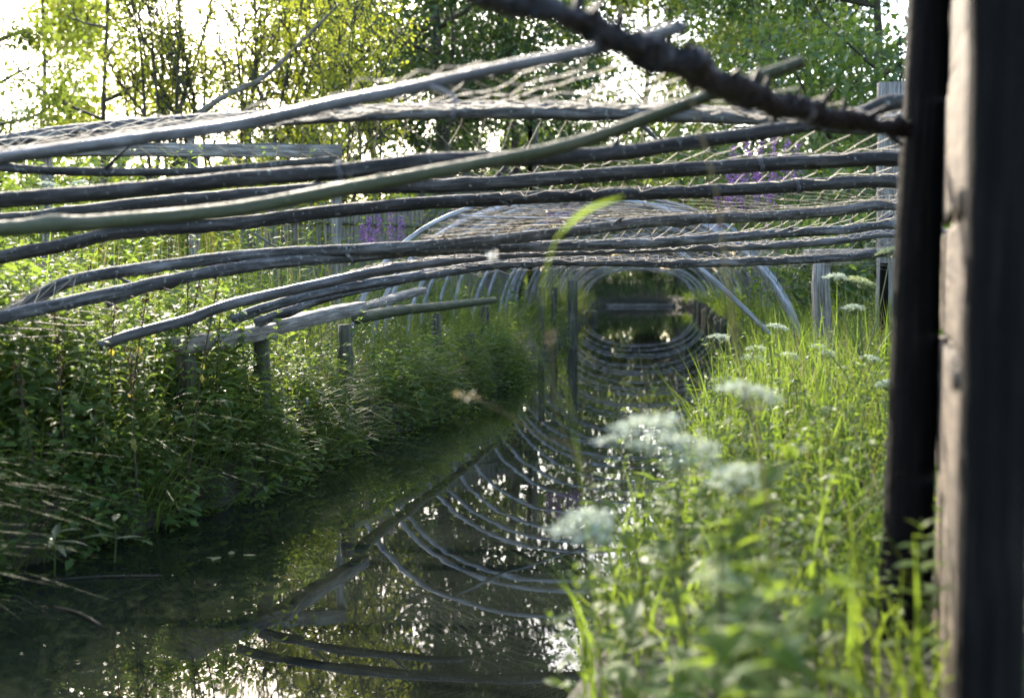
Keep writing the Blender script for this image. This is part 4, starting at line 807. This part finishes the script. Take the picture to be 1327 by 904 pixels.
# purple loosestrife
def loosestrife(label, u, Y, spikes, seed, group='purple loosestrife clumps'):
    rr = np.random.default_rng(seed); x = (u - UC) / FPX * Y; b = np.array((x, Y, float(gz(x, Y)))); o = thing('purple_loosestrife', label, 'loosestrife', tuple(b), 0, group)
    for (us, vs, hl) in spikes:
        t = P(us, vs, Y + rr.normal() * .15) - b; ax = spline([(rr.normal() * .05, rr.normal() * .05, -.03), t * np.array((.7, .7, .5)), t], 20); mb = MB(); tube(mb, ax, np.linspace(.006, .002, 20), 5, 0, 0, False); so_ = mb.build('stem', M['stem'], o)
        n = 190; L = np.linalg.norm(t); tt = 1 - rr.random(n) * hl / L; c = np.stack([np.interp(tt * 19, np.arange(20), ax[:, i]) for i in range(3)], 1); w = .5 + 1.0 * (1 - tt) / (hl / L)
        c += rr.normal(size=(n, 3)) * np.array((.022, .022, .010)) * w[:, None]; mb = MB(); scatter(mb, QL, c, frames(rr.uniform(0, 6.28, n), rr.normal(.2, .5, n)), rr.uniform(.022, .042, n)); tag(mb.build('flower_spike', M['purple'], so_), kind='stuff')
        n = 24; tt = rr.uniform(.15, 1 - hl / L, n); c = np.stack([np.interp(tt * 19, np.arange(20), ax[:, i]) for i in range(3)], 1); mb = MB(); scatter(mb, (LEAF[0] * np.array((.4, 1, 1)), LEAF[1]), c, frames(rr.uniform(0, 6.28, n), rr.normal(.2, .4, n)), rr.uniform(.06, .10, n)); tag(mb.build('leaves', M['herb'], so_), kind='stuff')
loosestrife('purple loosestrife clump with the tallest spikes above the straight grey pole', 990, 10.5, [(950, 190, .45), (968, 180, .5), (985, 184, .5), (1003, 176, .55), (1020, 180, .5), (1035, 186, .45)], 1)
loosestrife('purple loosestrife clump behind the net between middle poles', 965, 11.5, [(945, 226, .4), (962, 216, .45), (980, 222, .45), (1000, 228, .4), (930, 250, .35)], 2)
loosestrife('short purple loosestrife clump before the reed screen next to the plank frame', 500, 13.5, [(478, 282, .4), (490, 274, .45), (505, 272, .45), (520, 280, .4), (470, 292, .3)], 3)
loosestrife('small purple loosestrife clump over the crown of the nearest thin hoop', 728, 15.5, [(712, 262, .3), (724, 256, .35), (738, 258, .35), (750, 264, .3)], 4)
loosestrife('single purple loosestrife low in the weeds behind the bent poles', 60, 11, [(50, 322, .35), (62, 314, .4)], 5)

# loose foreground stems, blades and seed heads
def stalk(label, pts, r, mat, name='grass_stalk', cat='stalk', head=None, group=None):
    w = [P(*p) for p in pts]; b = w[0]; x, y = b[0], b[1]
    if abs(b[2] - float(gz(x, y))) > .05: w = [np.array((x + .02, y + .02, float(gz(x, y)) - .02))] + w
    o = thing(name, label, cat, tuple(w[0]), 0, group); ax = spline([q - w[0] for q in w], 30); mb = MB(); tube(mb, ax, np.linspace(r, r * .5, 30), 5, 0, 0, False); mb.build('stem', M[mat], o)
    if head:
        n, ln, wd, hm, sz = head; tt = 1 - rng.random(n) * ln; c = np.stack([np.interp(tt * 29, np.arange(30), ax[:, i]) for i in range(3)], 1) + rng.normal(size=(n, 3)) * wd
        mb = MB(); scatter(mb, QL, c, frames(rng.uniform(0, 6.28, n), rng.normal(.4, .6, n)), rng.uniform(.6, 1.3, n) * sz); tag(mb.build('seed_head', M[hm], o), kind='stuff')
    return o
stalk('slender stem with white seed fluff reaching in front of the lowest poles', [(800, 760, 2.9), (740, 560, 2.9), (690, 440, 2.9), (650, 370, 2.9), (637, 330, 2.9)], .0025, 'stem', head=(40, .035, .006, 'fluff', .010))
stalk('grass stalk with a pale blurred plume leaning over the water', [(770, 640, 2.3), (690, 560, 2.3), (625, 520, 2.3), (590, 512, 2.3)], .002, 'straw', head=(40, .22, .003, 'straw', .010))
stalk('thin brown stalk with seed heads standing beside the open water', [(830, 760, 2.6), (730, 560, 2.6), (716, 470, 2.6), (712, 430, 2.6)], .002, 'straw', head=(50, .1, .007, 'seedhead', .012))
stalk('pale reed stalk crossing the poles below the black branch', [(1000, 700, 1.9), (950, 420, 1.9), (930, 260, 1.9), (905, 160, 1.9), (890, 110, 1.9)], .0030, 'straw')
stalk('upright brown stalk among the near umbels', [(895, 900, 1.9), (888, 760, 1.9), (880, 640, 1.9)], .004, 'stem_dark')
stalk('second brown stalk among the near umbels, leaning', [(925, 900, 1.9), (935, 780, 1.9), (930, 680, 1.9)], .0035, 'stem_dark')
mb = MB()
pts = spline([np.array((.20, 2.05, .2)), P(745, 560, 2.0), P(705, 400, 1.9), P(716, 322, 1.9), P(735, 293, 1.9), P(765, 270, 1.9), P(808, 254, 1.9)], 40)
wd_ = np.interp(np.linspace(0, 1, 40), [0, .45, .6, .75, .9, 1], [.0008, .0008, .001, .0042, .003, .0004])
for i in range(39):
    s_ = np.array((.6, 0, -.8)); mb.add([pts[i] - s_ * wd_[i], pts[i] + s_ * wd_[i], pts[i + 1] + s_ * wd_[i + 1], pts[i + 1] - s_ * wd_[i + 1]], [(0, 1, 2), (0, 2, 3)])
tag(mb.build('arching_reed', M['grass_bright']), 'single yellow green reed blade arching up in front of the poles', 'reed')
for k in range(26):
    y = rnd.uniform(1.9, 3.1); u = rnd.uniform(790, 1230); x = (u - UC) / FPX * y; q = np.array([[x, y, float(gz(x, y)) - .02]]); mb = MB()
    blades(mb, q, np.array([rnd.uniform(.35, .62)]), np.array([rnd.uniform(.012, .018)]), np.array([rnd.uniform(0, 6.28)]), np.array([rnd.uniform(.1, .7)]), 8, .5)
    tag(mb.build('broad_sedge', M['grass_bright']), 'broad bright sedge blade arching among the mint before the black screen', 'sedge', 'broad sedges on the sunlit bank')

# ------------------------------------------------------------------ bits on the water
mb = MB(); n = 1000; y = rng.uniform(3, 22, n) ; u_ = rng.random(n) ** 1.4; x = Lx(y) + .02 + (Rx(y) - Lx(y)) * u_ * .9
ang = np.linspace(0, 6.28, 7)[:-1]; disc = (np.vstack([[0, 0, 0], np.stack([np.cos(ang), np.sin(ang), 0 * ang], 1)]), np.array([(0, i + 1, (i + 1) % 6 + 1) for i in range(6)]))
scatter(mb, disc, np.stack([x, y, np.full(n, .003)], 1), frames(rng.uniform(0, 6.28, n), np.zeros(n)), rng.uniform(.0012, .004, n))
tag(mb.build('floating_specks', M['broad']), 'pale specks and duckweed floating on the dark water', 'duckweed', kind='stuff')
for i, (u, v, s_) in enumerate([(285, 727, .035), (300, 724, .03), (315, 725, .028), (278, 729, .02)]):
    Y = FPX * CAMZ / (v - HOR); q = P(u, v, Y); mb = MB(); mb.add(*leaf_arrays(s_ * 2, s_, .1, .0, 4)); o = mb.build('floating_leaf', M['broad']); o.location = (q[0], q[1], .005); o.rotation_euler = (0, 0, rnd.uniform(0, 6)); tag(o, 'small pale leaf floating on the shaded water near the bank', 'leaf', 'pale floating leaves')
for (u0, v0, u1, v1, lab, r) in [(70, 793, 130, 818, 'thin brown twig floating in the shaded water corner', .005), (40, 760, 210, 752, 'long pale straw lying on the water below the dock', .003)]:
    a = P(u0, v0, FPX * CAMZ / (v0 - HOR)); b = P(u1, v1, FPX * CAMZ / (v1 - HOR)); a[2] = .002; b[2] = .004; mb = MB(); tube(mb, spline([a, (a + b) / 2 + np.array((0, .02, .004)), b], 12), r, 6, .05); tag(mb.build('floating_twig', M['stem_dark']), lab, 'twig')
